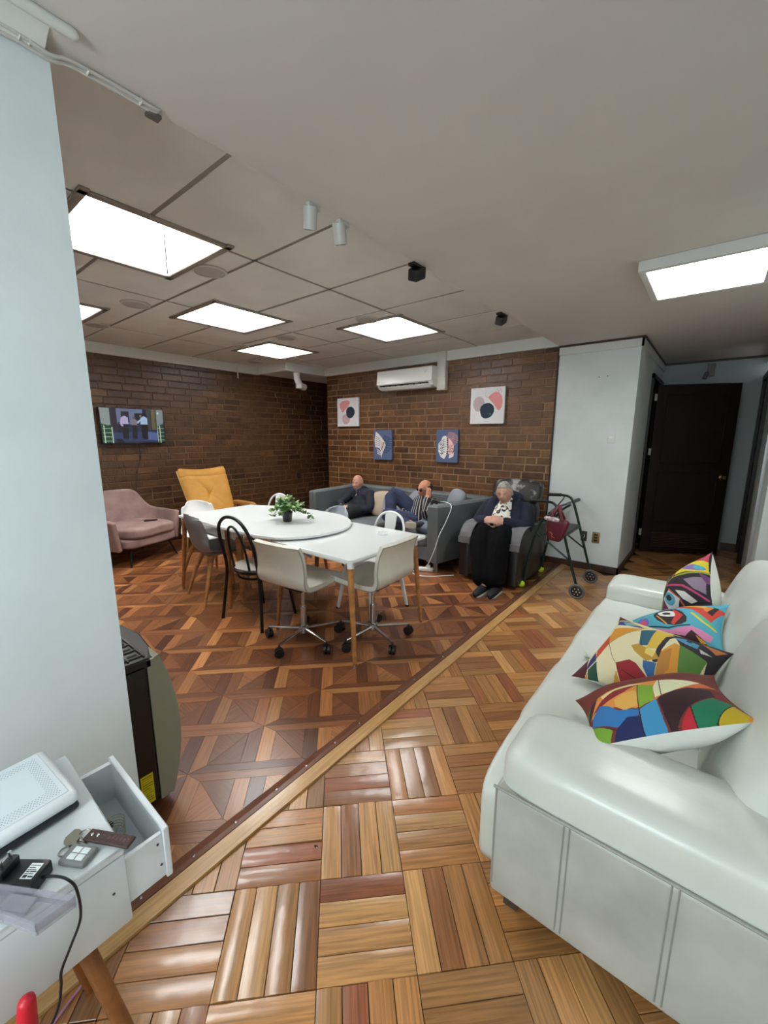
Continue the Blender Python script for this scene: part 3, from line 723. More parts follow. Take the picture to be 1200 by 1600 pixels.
 ('p',(30,20,40),[[0.92,0.07],[0.91,0.08],[0.88,0.08],[0.84,0.07],[0.8,0.05],[0.77,0.02],[0.75,-0.0],[0.76,-0.01],[0.79,-0.01],[0.83,0.01],[0.88,0.03],[0.91,0.06]]),
 ('p',(240,150,40),[[0.59,0.12],[0.59,0.13],[0.57,0.12],[0.54,0.11],[0.51,0.09],[0.48,0.08],[0.47,0.06],[0.48,0.05],[0.5,0.06],[0.53,0.07],[0.56,0.09],[0.58,0.11]]),
 ('l',(220,90,30),0.05,[[0.33,0.05],[0.32,0.29],[0.06,0.4],[0.01,0.78]]),
 ('l',(60,170,200),0.035,[[0.2,0.12],[0.07,0.2],[-0.02,0.36]]),
 ('l',(150,160,40),0.032,[[0.98,0.42],[0.62,0.37],[0.25,0.29],[0.04,0.99]]),
 ('p',(150,130,150),[[0.6,0.47],[0.98,0.51],[0.96,0.8],[0.8,0.71]]),
 ('p',(120,60,120),[[0.87,0.41],[1.1,0.52],[0.98,0.61]]),
 ('l',(200,60,110),0.035,[[0.25,0.46],[0.59,0.59],[0.97,0.9]]),
 ('l',(200,80,50),0.028,[[0.32,0.57],[0.53,0.83],[0.56,0.94]]),
 ('p',(225,220,215),[[0.46,0.64],[0.64,0.73],[0.81,0.92],[0.7,0.94],[0.59,0.85]]),
 ('p',(210,210,215),[[0.16,0.67],[0.32,0.59],[0.53,0.83],[0.45,0.95],[0.27,0.92]]),
 ('p',(80,160,180),[[0.44,0.78],[0.43,0.84],[0.4,0.87],[0.35,0.88],[0.29,0.85],[0.24,0.79],[0.21,0.72],[0.21,0.66],[0.24,0.62],[0.29,0.62],[0.36,0.66],[0.41,0.72]]),
 ('p',(20,20,30),[[0.37,0.75],[0.37,0.78],[0.35,0.79],[0.33,0.79],[0.3,0.78],[0.27,0.75],[0.25,0.71],[0.25,0.68],[0.27,0.67],[0.3,0.67],[0.33,0.68],[0.35,0.71]]),
 ('p',(120,30,80),[[0.08,0.92],[0.16,0.67],[0.27,0.94]]),
],
}
# ------------------------------------------------------------ white leather sofa and cushions
LEA = mat('white_leather', (212, 216, 209), .34, bump=.3, bscale=9, dirt=(198, 201, 191), vscale=2.5, coat=.15)
LEAD = mat('scuffed_white_leather', (196, 197, 189), .42, bump=.1, bscale=22, dirt=(160, 160, 152), vscale=3.5)
SEAM = mat('grey_seam_thread', (150, 150, 142), .6)
so = thing('leather_sofa', (0, 0, 0), 'white leather sofa with scuffed side and broad rounded arms', 'sofa')
G().box((.03, 2.13, .255), (.84, 2.1, .29), .02, 3).obj('base', LEAD, so)
def wr(amp, fr, ph=0):
    def fn(q): q.z += amp*math.sin(q.x*fr+ph)*math.cos(q.y*fr*.7+ph); return q
    return fn
a = G(); a.cush((.045, 1.185, .46), (.89, .305, .29), 6, 14)
a.obj('armrest', LEA, so)
G().box((.045, 1.172, .285), (.885, .285, .37), .012, 3).obj('arm_side', LEAD, so)
a = G(); a.cush((-.13, 3.06, .42), (.66, .31, .29), 8, 12); a.box((.03, 3.07, .26), (.84, .27, .3), .03, 3); a.obj('armrest', LEA, so)
a = G(); a.cush((-.415, 2.05, .285), (.11, 1.98, .35), 8, 14); a.obj('front_rail', LEA, so)
for (y0, y1) in ((1.32, 2.02), (2.02, 2.93)):
    a = G(); a.cush((-.13, (y0+y1)/2, .385), (.70, y1-y0, .17), 6, 14, fn=wr(.003, 22)); a.obj('seat_cushion', LEA, so)
for (y0, y1) in ((1.22, 2.10), (2.10, 3.02)):
    def sl(q):
        t = (q.z+.23)/.46; q.x += .15*t+.008*math.sin(q.y*9)*(1-t); q.y *= 1-.06*max(0, t-.6); return q
    a = G(); a.cush((.19, (y0+y1)/2, .62), (.28, y1-y0, .50), 5.5, 14, fn=sl); a.obj('back_cushion', LEA, so)
G().box((.43, 2.13, .42), (.12, 2.14, .62), .05, 4).obj('back_frame', LEA, so)
g = G()
g.tube([(-.40, 1.028, .475), (.0, 1.026, .48), (.46, 1.028, .475)], .0045, 6)
for x in (-.20, -.185, .04, .055): g.tube([(x, 1.028, .47), (x, 1.028, .12)], .002, 5)
g.tube([(-.392, 1.03, .47), (-.392, 1.03, .13)], .003, 5)
o = g.obj('stitched_seam', SEAM, so)
g = G(); g.tube(cat([(-.13, 2.02, .462), (-.36, 2.02, .458), (-.44, 2.02, .445), (-.468, 2.02, .40), (-.47, 2.02, .3)], 4), .003, 6); g.obj('stitched_seam', SEAM, so)
for k, (x, y) in enumerate(((-.35, 1.11), (.4, 1.11), (-.35, 3.12), (.4, 3.12))):
    G().prism([(x-.02, y-.02), (x+.025, y-.02), (x, y+.025)], 0, .11).obj('foot', mat('sofa_foot_metal', (110, 105, 100), .3, metal=.8), so)
PRINT = print_mat('printed_cushion_cover', .75, bump=.15); PBACK = mat('white_velvet', (226, 226, 220), .85, bump=.2, bscale=30)
def pillow(co, T, base_, shapes, label, N=260, bk=1.3):
    c = [Vector(p) for p in co]; n = (c[1]-c[0]).cross(c[3]-c[0]).normalized(); ctr = sum(c, Vector())/4
    t = thing('throw_pillow', ctr, label, 'pillow', 'colourful face print cushions on the leather sofa')
    def P(u, v, s_):
        # slightly concave edges
        k = .10
        uu = u+(.5-u)*k*4*v*(1-v)*2*abs(u-.5)*1.0; vv = v+(.5-v)*k*4*u*(1-u)*2*abs(v-.5)
        h = max(0, (1-abs(2*u-1)**2.2)*(1-abs(2*v-1)**2.2))**.6
        q = c[0]*(1-uu)*(1-vv)+c[1]*uu*(1-vv)+c[2]*uu*vv+c[3]*(1-uu)*vv
        return q+n*(s_*T*(1.0 if s_ > 0 else bk)*h+.006*h*math.sin(9*u+3)*math.sin(7*v))-ctr
    print_obj('printed_front', lambda u, v: P(u, v, 1), paint(shapes, base_, N, N)*.88+6, PRINT, t)
    G().grid(lambda u, v: P(1-u, v, -1), 24, 24).obj('plain_back', PBACK, t)
pillow([(-.19, 1.22, .585), (.177, 1.40, .745), (.085, 1.66, .72), (-.31, 1.57, .50)], .085, (120, 40, 30), [q[:-1]+([(a, b*.52-.05) for a, b in q[-1]],) for q in PRINTS[1]], 'cushion with blue, green and yellow cubist face print, white back showing, nearest the sofa arm')
def tr(sh):   # swap u and v of a print
    o = []
    for s in sh: o.append(s[:-1]+([(b, a) for a, b in s[-1]],))
    return o
pillow([(-.27, 2.2, .63), (-.37, 1.75, .49), (.07, 1.66, .55), (.15, 2.0, .67)], .075, (235, 225, 180), tr(PRINTS[2]), 'cushion with cream, orange and teal face print with red lips, second from the near arm')
pillow([(-.25, 2.52, .50), (-.2, 2.2, .49), (.13, 2.14, .60), (.14, 2.46, .72)], .08, (80, 180, 205), [q[:-1]+([(.2+.8*a, b) for a, b in q[-1]],) for q in tr(PRINTS[3])], 'cushion with turquoise print and big white eye, behind the cream face cushion')
pillow([(-.13, 2.84, .68), (-.13, 2.58, .50), (.085, 2.60, .64), (.055, 2.82, .885)], .07, (35, 20, 30), tr(PRINTS[4]), 'cushion with yellow, purple and black print propped upright against the far sofa arm', bk=2.4)
# ------------------------------------------------------------ white desk, drawer and what lies on it
DW = mat('desk_white_lacquer', (222, 226, 228), .35, dirt=(212, 217, 220), vscale=4)
DX0, DX1, DY0, DY1, DZ = -1.12, -.765, -1.0, .19, .755
t = thing('writing_desk', (0, 0, 0), 'white writing desk with open drawer and round wooden legs', 'desk'); dk = t
G().box(((DX0+DX1)/2, (DY0+DY1)/2, DZ-.008), (DX1-DX0, DY1-DY0, .016), .003, 1).obj('desktop', DW, t)
g = G(); zb = DZ-.165
g.box((DX1-.008, (DY0+DY1)/2, (DZ+zb)/2-.008), (.016, DY1-DY0, DZ-zb-.016), .004, 2)
g.box((DX0+.008, (DY0+DY1)/2, (DZ+zb)/2-.008), (.016, DY1-DY0, DZ-zb-.016), .004, 2)
g.box(((DX0+DX1)/2, (DY0+DY1)/2, zb+.006), (DX1-DX0-.03, DY1-DY0, .012)); g.box(((DX0+DX1)/2, DY0+.008, (DZ+zb)/2-.01), (DX1-DX0-.03, .016, DZ-zb-.02))
g.obj('carcass', DW, t)
g = G(); x0, x1, y1 = -1.06, DX1-.005, .262
g.box(((x0+x1)/2, y1, DZ-.08), (x1-x0+.008, .012, .115), .002, 1)       # end panel
g.obj('drawer_front', DW, t)
g = G(); g.box((x1-.006, y1-.18, DZ-.08), (.012, .35, .095), .002, 1); g.box((x0+.006, y1-.18, DZ-.08), (.012, .35, .095)); g.box(((x0+x1)/2, y1-.18, DZ-.128), (x1-x0, .35, .006)); g.obj('drawer_box', DW, t)
SCR = mat('dark_screw', (70, 72, 76), .4, metal=.5)
for (x_, y_, z) in ((x1+.001, .246, DZ-.05), (x1+.001, .249, DZ-.10), (DX1+.001, .165, DZ-.08)): G().ell((x_, y_, z), (.0015, .0026, .0026), 8).obj('screw', SCR, t)
#('screw', mat('dark_screw', (70, 72, 76), .4, metal=.5), t)
for (x, y, dx, dy) in ((-.80, .115, .17, .10), (-.82, -.85, .1, -.1), (-1.07, -.85, -.1, -.1), (-1.07, .09, -.1, .08)):
    G().tube([(x, y, zb+.005), (x+dx, y+dy, .0)], [.0145, .011], 16).obj('leg', mat('honey_wood', (150, 92, 45), .4, var=.2, vscale=30), t)
# router
t = thing('router', (-1.005, .045, DZ), 'flat white wifi router with perforated lid and black underside on the desk', 'router', rz=math.radians(5))
RW, RD_ = .19, .23
g = G(); g.box((0, 0, .012), (.195, .225, .016), .008, 3); g.obj('base', mat('router_dark_base', (34, 38, 48), .4), t)
g = G(); g.box((0, 0, .033), (.20, .23, .028), .013, 4); g.obj('housing', mat('router_white', (226, 230, 233), .3), t)
g = G(); g.box((0, 0, .0475), (.172, .20, .0015), .0007, 1); g.obj('lid_panel', mat('router_lid', (216, 223, 228), .35), t)
g = G()
for i in range(32):
    for j in range(36):
        x, y = -.078+i*.005, -.092+j*.0052+(i % 2)*.0026
        if (abs(x) > .056 or abs(y) > .074) and abs(x) < .078 and abs(y) < .091: g.box((x, y, .0484), (.0018, .0018, .0004))
o = g.obj('vent_holes', mat('hole_grey', (150, 160, 168), .6), t, smooth=False); o['kind'] = 'stuff'
# key bunch
t = thing('key_bunch', (-.80, .155, DZ), 'house keys on ring with brown leather strap fob on the white desk', 'keys', rz=math.radians(0))
L1, L2 = Vector((-.062, -.012, .006)), Vector((.045, .048, .008))
dirv = (L2-L1).normalized(); ang = math.atan2(dirv.y, dirv.x)
g = G(); M = Matrix.Translation((.005, .022, .008)) @ Matrix.Rotation(ang, 4, 'Z'); g.box((0, 0, 0), (.095, .023, .006), .0028, 3, M=M); g.obj('leather_fob', mat('brown_leather', (62, 38, 32), .5, bump=.3, bscale=120), t)
g = G(); [g.lathe([(.0028, .0032), (.0022, .0042), (.0005, .0044)], 10, M=M @ Matrix.Translation((x, 0, 0))) for x in (-.036, -.024)]; g.obj('rivet', CHROME, t)
g = G(); [g.box((.0+.008*i, .003*((i % 2)*2-1)*.2, .0032), (.0045, .006, .0003), M=M) for i in range(5)]; g.obj('embossing', mat('pressed_leather', (92, 62, 54), .6), t)
KM = mat('key_steel', (150, 142, 128), .28, metal=.9)
ring = [(-.045+.011*math.cos(k*PI/8), -.004+.011*math.sin(k*PI/8), .004) for k in range(16)]
g = G().loop(ring, .0012, 6); g.obj('ring', KM, t)
for kk, (x, y, a_, z) in enumerate(((-.058, -.016, .35, .002), (-.048, -.022, .05, .005))):
    M2 = Matrix.Translation((x, y, z)) @ Matrix.Rotation(a_, 4, 'Z'); g = G()
    g.prism([(-.012, -.009), (-.004, -.012), (.006, -.010), (.010, -.004), (.036, -.004), (.034, -.001), (.031, 0), (.028, -.001), (.025, .001), (.022, 0), (.019, .002), (.010, .004), (.006, .010), (-.004, .012), (-.012, .009)], 0, .002, M=M2); g.obj('key', KM, t)
t = thing('gate_remote', (-.804, .131, DZ), 'small grey remote control with four white buttons beside the keys', 'remote', rz=.55)
g = G(); g.box((0, 0, .006), (.052, .036, .011), .0055, 4); g.obj('case', mat('remote_grey', (122, 124, 122), .45), t)
for (x, y) in ((-.008, -.006), (.008, -.006), (-.008, .006), (.008, .006)): G().box((x+.002, y, .0118), (.014, .0105, .0016), .0007, 2).obj('button', mat('remote_button', (222, 228, 228), .4), t)
g = G().loop([(-.034+.009*math.cos(k*PI/8), .006+.009*math.sin(k*PI/8), .003) for k in range(16)], .0012, 6); g.obj('ring', KM, t)
# power adapter with plug pins and cable
t = thing('power_adapter', (-.826, .062, DZ), 'black plug-in power adapter with white label lying on the desk', 'adapter', rz=math.radians(38)); AC_ = math.radians(-38)
AB = mat('adapter_black', (22, 23, 25), .38)
g = G(); g.box((0, 0, .012), (.062, .042, .024), .003, 2); g.box((-.028, 0, .030), (.016, .034, .016), .002, 2); g.obj('body', AB, t)
g = G()
for y in (-.009, .009): g.tube([(-.028, y, .036), (-.028, y, .052)], .0028, 8)
g.obj('prong', CHROME, t)
lab = [('l', (40, 40, 44), .05, [(.08, .85), (.9, .85)]), ('l', (30, 30, 34), .05, [(.08, .70), (.6, .70)]), ('l', (70, 70, 74), .05, [(.08, .58), (.8, .58)]), ('l', (40, 40, 44), .07, [(.08, .47), (.3, .47)]), ('l', (40, 40, 44), .07, [(.4, .47), (.9, .47)]), ('l', (30, 30, 34), .05, [(.08, .33), (.8, .33)]), ('p', (20, 20, 24), [(.08, .08), (.45, .08), (.45, .24), (.08, .24)]), ('l', (40, 40, 44), .08, [(.55, .15), (.92, .15)])]
print_obj('label', lambda u, v: Vector((.004+u*.020, -.013+v*.026, .0245)), paint(lab, (228, 230, 230), 32, 40), print_mat('label_print', .5), t, False)
wp_ = [(-.802, .081, .767), (-.785, .095, .768), (-.766, .106, .766), (-.756, .114, .745), (-.754, .113, .69), (-.754, .095, .65), (-.755, .078, .615), (-.755, .074, .585), (-.75, .06, .545), (-.76, .0, .45), (-.80, -.1, .2), (-.85, -.2, .02), (-.95, -.3, .008)]
wp_ = [(Vector((x+.826, y-.062, 0)) @ Matrix.Rotation(math.radians(38), 3, 'Z')).to_tuple()[:2]+(z-DZ,) for x, y, z in wp_]
g = G().tube(cat(wp_, 6), .0022, 8); g.obj('cable', AB, t)
# clear plastic case
t = thing('plastic_case', (-.785, -.01, DZ+.016), 'clear smoky plastic case lid lying across the desk edge', 'box')
CLR = mat('clear_smoky_plastic', (168, 165, 176), .15, alpha=.42)
g = G(); poly = [(-.10, -.075), (.023, .036), (.084, .064), (.083, .112), (-.028, .043), (-.115, -.02)]
g.prism(poly, .004, .008)
for i in range(6):
    a_, b_ = Vector(poly[i]), Vector(poly[(i+1) % 6]); mid = (a_+b_)/2; d = b_-a_
    g.box((mid.x, mid.y, .010), (d.length, .003, .02), M=None, rot=(0, 0, math.atan2(d.y, d.x)))
g.box((.02, .055, .012), (.05, .022, .006), .002, 1, rot=(0, 0, .55)); g.box((-.04, -.0, -.03), (.003, .07, .09), rot=(0, 0, -.7)); g.obj('shell', CLR, t)
# drawer contents
t = thing('drawer_battery', (-.985, .205, DZ-.116), 'black and green battery lying in the open drawer', 'battery', rz=.5)
G().tube([(-.02, 0, 0), (.008, 0, 0)], .009, 14).obj('green_sleeve', mat('battery_green', (118, 140, 52), .35), t); G().tube([(.008, 0, 0), (.028, 0, 0)], .009, 14).obj('black_sleeve', BLACK, t)
t = thing('string_coil', (-.935, .222, DZ-.122), 'loose coil of pale string in the open drawer', 'string')
g = G().tube([(.022*math.cos(k*.5)*(1-.004*k), .016*math.sin(k*.5)*(1+.003*k), .0006*k) for k in range(60)], .0012, 5); g.obj('strand', mat('pale_string', (186, 182, 160), .8), t)
t = thing('black_clip', (-.80, .212, DZ-.116), 'small black clip at the end of the open drawer', 'clip'); G().box((0, 0, .008), (.03, .018, .016), .004, 2).obj('body', BLACK, t)
# red handle at lower left, pink cable on floor
t = thing('red_handle_tool', (-.70, .030, .665), 'red plastic handle leaning against the desk front at the bottom of the picture', 'handle')
G().tube([(0, -.02, -.14), (-.002, -.006, -.05), (0, 0, .010)], [.015, .014, .011], 14, round_=True).obj('grip', mat('red_rubber', (196, 24, 44), .4), t)
G().tube([(0, -.02, -.12), (-.01, -.1, -.665)], .009, 10).obj('shaft', BLACK, t)
t = thing('pink_cable', (0, 0, 0), 'thin pink cable on the parquet under the desk', 'cable')
G().tube(cat([(-1.20, .175, .006), (-1.184, .136, .006), (-1.163, .09, .006), (-1.12, 0, .006), (-1.15, -.15, .006)], 6), .003, 6).obj('wire', mat('pink_wire', (190, 130, 170), .5), t)
# ------------------------------------------------------------ gas heater
t = thing('gas_heater', (0, 0, 0), 'black portable gas heater with grey-green curved front behind the white partition', 'heater')
HB = mat('heater_black', (16, 15, 14), .4); HG = mat('heater_greygreen_paint', (142, 143, 126), .4)
g = G(); g.box((-1.86, .452, .345), (.52, .19, .60), .012, 3); g.box((-1.86, .30, .33), (.44, .16, .5), .02, 2); g.obj('cabinet', HB, t)
def hp(u, v):
    z = .04+.615*v; return Vector((-1.605-.50*(1-u), .56+.070*math.sin(PI*min(1, v*.90+.06))**.8, z))
g = G(); g.grid(hp, 16, 20, .02)
# side cheeks of front
pts = [(.547, .04)]+[(.56+.070*math.sin(PI*min(1, v*.90+.06))**.8, .04+.615*v) for v in [k/14 for k in range(15)]]+[(.547, .655)]
for xx in (-1.60, -2.12):
    vs = [(xx, y, z) for y, z in pts]+[(xx-.012, y, z) for y, z in pts]; n = len(pts)
    g.add(vs, [list(range(n)), [n+i for i in range(n)][::-1]]+[[i, n+i, n+(i+1) % n, (i+1) % n] for i in range(n)])
g.obj('front_panel', HG, t)
g = G(); g.prism([(-1.60, .36), (-1.60, .56), (-1.70, .60), (-1.86, .62), (-2.02, .60), (-2.12, .56), (-2.12, .36)], .628, .662, ch=.008); g.obj('top_grille', HB, t)
g = G()
for i in range(7):
    for j in range(3): g.box((-1.65-.065*i, .41+.055*j, .6625), (.042, .034, .002), .0008, 1)
o = g.obj('grille_slots', mat('slot_dark', (6, 5, 5), .9), t); o['kind'] = 'stuff'
g = G()
for i in range(8): g.box((-1.64-.065*i, .47, .665), (.010, .17, .006), .003, 1)
for j in range(4): g.box((-1.86, .383+.055*j, .665), (.48, .009, .006), .003, 1)
g.obj('grille_bars', mat('grille_charcoal', (44, 43, 40), .4), t)
yl = [('l', (120, 110, 20), .03, [(.1, .92-.08*k), (.9-.25*(k % 3 == 2), .92-.08*k)]) for k in range(11)]
print_obj('warning_label', lambda u, v: Vector((-1.5985, .478+.046*u, .055+.13*v)), paint(yl, (205, 190, 20), 30, 60), print_mat('label_print', .5), t, False)
for (x, y) in ((-1.66, .43), (-2.06, .43), (-1.66, .30), (-2.06, .30)): G().tube([(x-.012, y, .028), (x+.012, y, .028)], .027, 14).obj('caster', BLACK, t)
# ------------------------------------------------------------ tables
TOPM = mat('white_gloss_tabletop', (228, 233, 233), .12, coat=.3); TEDGE = mat('table_edge', (205, 212, 210), .3)
t = thing('square_table', (0, 0, 0), 'white square table with splayed round wooden legs, nearest the camera', 'table')
def rrect(x0, x1, y0, y1, r, n=5):
    o = []
    for (cx, cy, a0) in ((x1-r, y1-r, 0), (x0+r, y1-r, 90), (x0+r, y0+r, 180), (x1-r, y0+r, 270)):
        for k in range(n+1): a = math.radians(a0+90*k/n); o.append((cx+r*math.cos(a), cy+r*math.sin(a)))
    return o
G().prism(rrect(-2.535, -1.695, 1.785, 2.655, .03), .715, .735, ch=.003).obj('tabletop', TOPM, t, ang=30)
for (fx, fy, tx, ty) in ((-1.70, 1.815, -1.76, 1.845), (-1.725, 2.635, -1.77, 2.59), (-2.515, 1.805, -2.46, 1.85), (-2.50, 2.63, -2.46, 2.59)):
    lg = G().tube([(tx, ty, .66), (fx, fy, .018)], [.0225, .013], 16).obj('leg', OAK if fx > -2 else WALNUT, t)
    G().tube([(tx, ty, .71), (tx+(fx-tx)*.07, ty+(fy-ty)*.07, .658)], .0235, 16).obj('white_collar', WHITE, lg)
    G().lathe([(.012, 0), (.013, .006), (.013, .02)], 14, M=Matrix.Translation((fx, fy, 0))).obj('foot_cap', CHROME, lg)
g = G(); g.box((-2.115, 2.22, .69), (.66, .70, .05)); g.obj('apron', WHITE, t)
t = thing('oval_table', (0, 0, 0), 'long white table with one square end and one rounded end, holding the plant', 'table')
poly = [(-3.865, 1.727), (-3.45, 1.722), (-3.1, 1.715), (-2.80, 1.72), (-2.62, 1.735), (-2.47, 1.775), (-2.36, 1.87), (-2.29, 2.0), (-2.265, 2.15), (-2.275, 2.30), (-2.33, 2.44), (-2.44, 2.575), (-2.60, 2.68), (-2.80, 2.735), (-3.1, 2.74), (-3.4, 2.71), (-3.65, 2.62), (-3.885, 2.51)]
sm = [(p.x, p.y) for p in cat([(x, y, 0) for x, y in poly[3:-3]], 4)]
G().prism(poly[:3]+sm+poly[-3:], .748, .768, ch=.003).obj('tabletop', TOPM, t, ang=30)
G().prism([(-3.95, 1.80), (-3.20, 1.80), (-3.20, 2.55), (-3.95, 2.55)], .625, .642).obj('lower_shelf', TOPM, t, ang=30)
for (fx, fy, tx, ty) in ((-3.98, 1.765, -3.90, 1.80), (-3.177, 1.80, -3.20, 1.83), (-3.95, 2.56, -3.87, 2.50), (-3.15, 2.58, -3.20, 2.52)):
    lg = G().tube([(tx, ty, .745), (fx, fy, .018)], [.024, .0155], 16).obj('leg', WALNUT, t)
    G().lathe([(.012, 0), (.014, .006), (.014, .02)], 14, M=Matrix.Translation((fx, fy, 0))).obj('foot_cap', CHROME, lg)
g = G(); g.prism([(-.045, 0), (.045, 0), (.02, -.62), (-.02, -.62)], -.012, .012, M=Matrix.Translation((-3.22, 1.95, .63)) @ Matrix.Rotation(PI/2, 4, 'X')); g.obj('support_panel', OAK, t)
# ------------------------------------------------------------ shell chairs
def shell_fn(Wd=.46, H=.38):
    prof = cat([(0, .235, .425), (0, .20, .452), (0, .08, .438), (0, -.06, .435), (0, -.165, .462), (0, -.215, .54), (0, -.245, .66), (0, -.27, .76), (0, -.275, .822)], 5)
    N = len(prof)-1
    wd = [.19, .215, .225, .23, .235, .225, .205, .185, .13]
    def fn(u, v):
        s_ = v*N; i = min(int(s_), N-1); p = prof[i].lerp(prof[i+1], s_-i)
        k = v*8; j = min(int(k), 7); ww = wd[j]+(wd[j+1]-wd[j])*(k-j)
        x = (u*2-1); e = abs(x)**2.4
        back = max(0, min(1, (v-.45)/.25)); seat = 1-back
        lift = .055*e*seat*min(1, v*5); fwd = .075*e*back
        return Vector((x*ww, p.y+fwd, p.z+lift-(.03*e if v > .9 else 0)))
    return fn
def shell_chair(loc, rz, m_, legm, label, cushion=None, group='moulded shell chairs with wooden legs'):
    t = thing('shell_chair', loc, label, 'chair', group, rz)
    G().grid(shell_fn(), 18, 30, .008).obj('shell', m_, t)
    if cushion: G().cush((0, .03, .455), (.36, .36, .035), 4, 8).obj('seat_pad', cushion, t)
    for sx in (-1, 1):
        for sy, fy in ((.12, .22), (-.10, -.235)):
            G().tube([(sx*.11, sy, .425), (sx*.17, (sy+fy)/2, .24), (sx*.215, fy, 0)], [.021, .018, .012], 12).obj('leg', legm, t)
    G().tube([(-.12, .12, .405), (.12, .12, .405)], .012, 8).tube([(-.12, -.10, .405), (.12, -.10, .405)], .012, 8).tube([(0, .12, .405), (0, -.1, .405)], .014, 8).obj('cross_brace', BLACKMETAL if legm is WALNUT else legm, t)
    return t
GREY = mat('grey_shell_plastic', (112, 108, 110), .4); LGREY = mat('pale_grey_shell', (168, 176, 188), .4)
shell_chair((-3.56, 1.93, 0), math.radians(-8), GREY, OAK, 'mid grey shell chair with wooden legs, back towards the camera', mat('grey_pad', (120, 118, 120), .8))
shell_chair((-4.06, 2.13, 0), math.radians(-82), WHITE, OAK, 'white shell chair at the far square end of the long table', mat('white_pad', (225, 226, 224), .6))
shell_chair((-2.87, 2.60, 0), math.radians(172), LGREY, WALNUT, 'pale grey shell chair behind the rounded table end, facing the camera', mat('dark_pad', (40, 38, 38), .8))
# bentwood chair
t = thing('bentwood_chair', (-2.84, 1.88, 0), 'black bentwood cafe chair with looped back and pale seat', 'chair', rz=math.radians(6))
g = G(); hoop = cat([(-.24, -.20, 0), (-.215, -.175, .25), (-.19, -.165, .46), (-.195, -.20, .66), (-.165, -.232, .80), (-.09, -.243, .875), (0, -.245, .895), (.09, -.243, .875), (.165, -.232, .80), (.195, -.20, .66), (.19, -.165, .46), (.215, -.175, .25), (.24, -.20, 0)], 6)
g.tube(hoop, .0135, 10); g.obj('back_hoop', BLACKMETAL, t)
g = G(); g.tube(cat([(-.09, -.165, .46), (-.09, -.20, .64), (-.055, -.23, .78), (0, -.238, .82), (.055, -.23, .78), (.09, -.20, .64), (.09, -.165, .46)], 6), .0095, 8); g.obj('inner_hoop', BLACKMETAL, t)
for x in (-.18, .18): G().tube([(x*.9, .13, .44), (x*1.12, .20, 0)], [.014, .0115], 10).obj('leg', BLACKMETAL, t)
g = G(); g.lathe([(.198, .43), (.205, .442), (.205, .455), (.195, .462)], 30); g.obj('seat_ring', BLACKMETAL, t)
g = G(); g.lathe([(.19, .455), (.192, .468), (.17, .476), (.02, .478)], 30); g.obj('seat', mat('pale_seat_pad', (205, 200, 192), .6), t)
g = G().loop([(.165*math.cos(a*PI/12), .165*math.sin(a*PI/12), .385) for a in range(24)], .009, 8); g.obj('leg_ring', BLACKMETAL, t)
# office chairs
OL = mat('office_white_leather', (212, 210, 198), .42, bump=.1, bscale=20, dirt=(198, 195, 182), vscale=5); OS = mat('office_seam', (150, 146, 136), .6)
def office(loc, rz, star, label):
    t = thing('office_chair', loc, label, 'chair', 'white armless office chairs on castors', rz)
    prof = cat([(0, .235, .448), (0, .20, .470), (0, .05, .462), (0, -.10, .462), (0, -.185, .478), (0, -.225, .54), (0, -.228, .62), (0, -.238, .71), (0, -.268, .785)], 5); N = len(prof)-1
    def fn(u, v):
        s_ = v*N; i = min(int(s_), N-1); p = prof[i].lerp(prof[i+1], s_-i); x = u*2-1
        ww = .215+.012*math.sin(v*PI); back = max(0, min(1, (v-.5)/.2)); e = abs(x)**3
        return Vector((x*ww, p.y+.02*e*back, p.z+.006*e*(1-back)))
    G().grid(fn, 16, 36, .034).obj('padded_shell', OL, t)
    for s_ in (0, 1):
        g = G(); g.tube([fn(s_, k/40)+Vector((0, 0, 0)) for k in range(41)], .004, 6); g.obj('seam', OS, t)
    g = G(); g.tube([fn(k/12, 1)+Vector((0, 0, .002)) for k in range(13)], .004, 6); g.obj('seam', OS, t)
    g = G(); g.box((0, 0, .425), (.16, .2, .02), .005, 1); g.obj('mount_plate', BLACKMETAL, t)
    g = G(); g.tube([(0, 0, .42), (0, 0, .25)], .014, 16).tube([(0, 0, .27), (0, 0, .075)], .024, 16); g.obj('gas_column', CHROME, t)
    g = G(); g.lathe([(.034, .065), (.036, .085), (.034, .115), (.025, .12)], 20); g.obj('hub', CHROME, t)
    for k in range(5):
        a = star+k*2*PI/5; c, s_ = math.cos(a), math.sin(a)
        ar = G().tube([(c*.03, s_*.03, .095), (c*.275, s_*.275, .085)], [.015, .010], 12, sy=.8).obj('base_arm', CHROME, t)
        w_ = G(); q = a+.8
        for sd in (-1, 1): ctr = Vector((c*.277+math.cos(q)*.014*sd, s_*.277+math.sin(q)*.014*sd, .033)); w_.tube([ctr-Vector((math.cos(q), math.sin(q), 0))*.008, ctr+Vector((math.cos(q), math.sin(q), 0))*.009], .033, 16)
        w_.box((c*.277, s_*.277, .055), (.024, .024, .03), .006, 2); w_.tube([(c*.277, s_*.277, .06), (c*.277, s_*.277, .085)], .006, 8)
        w_.obj('caster', BLACK, ar)
    return t
office((-2.24, 1.84, 0), math.radians(6), math.radians(-12), 'white armless office chair with its back towards the camera, beside the black bentwood chair')
office((-1.86, 2.19, 0), math.radians(93), math.radians(30), 'white armless office chair at the right end of the near table, facing left')
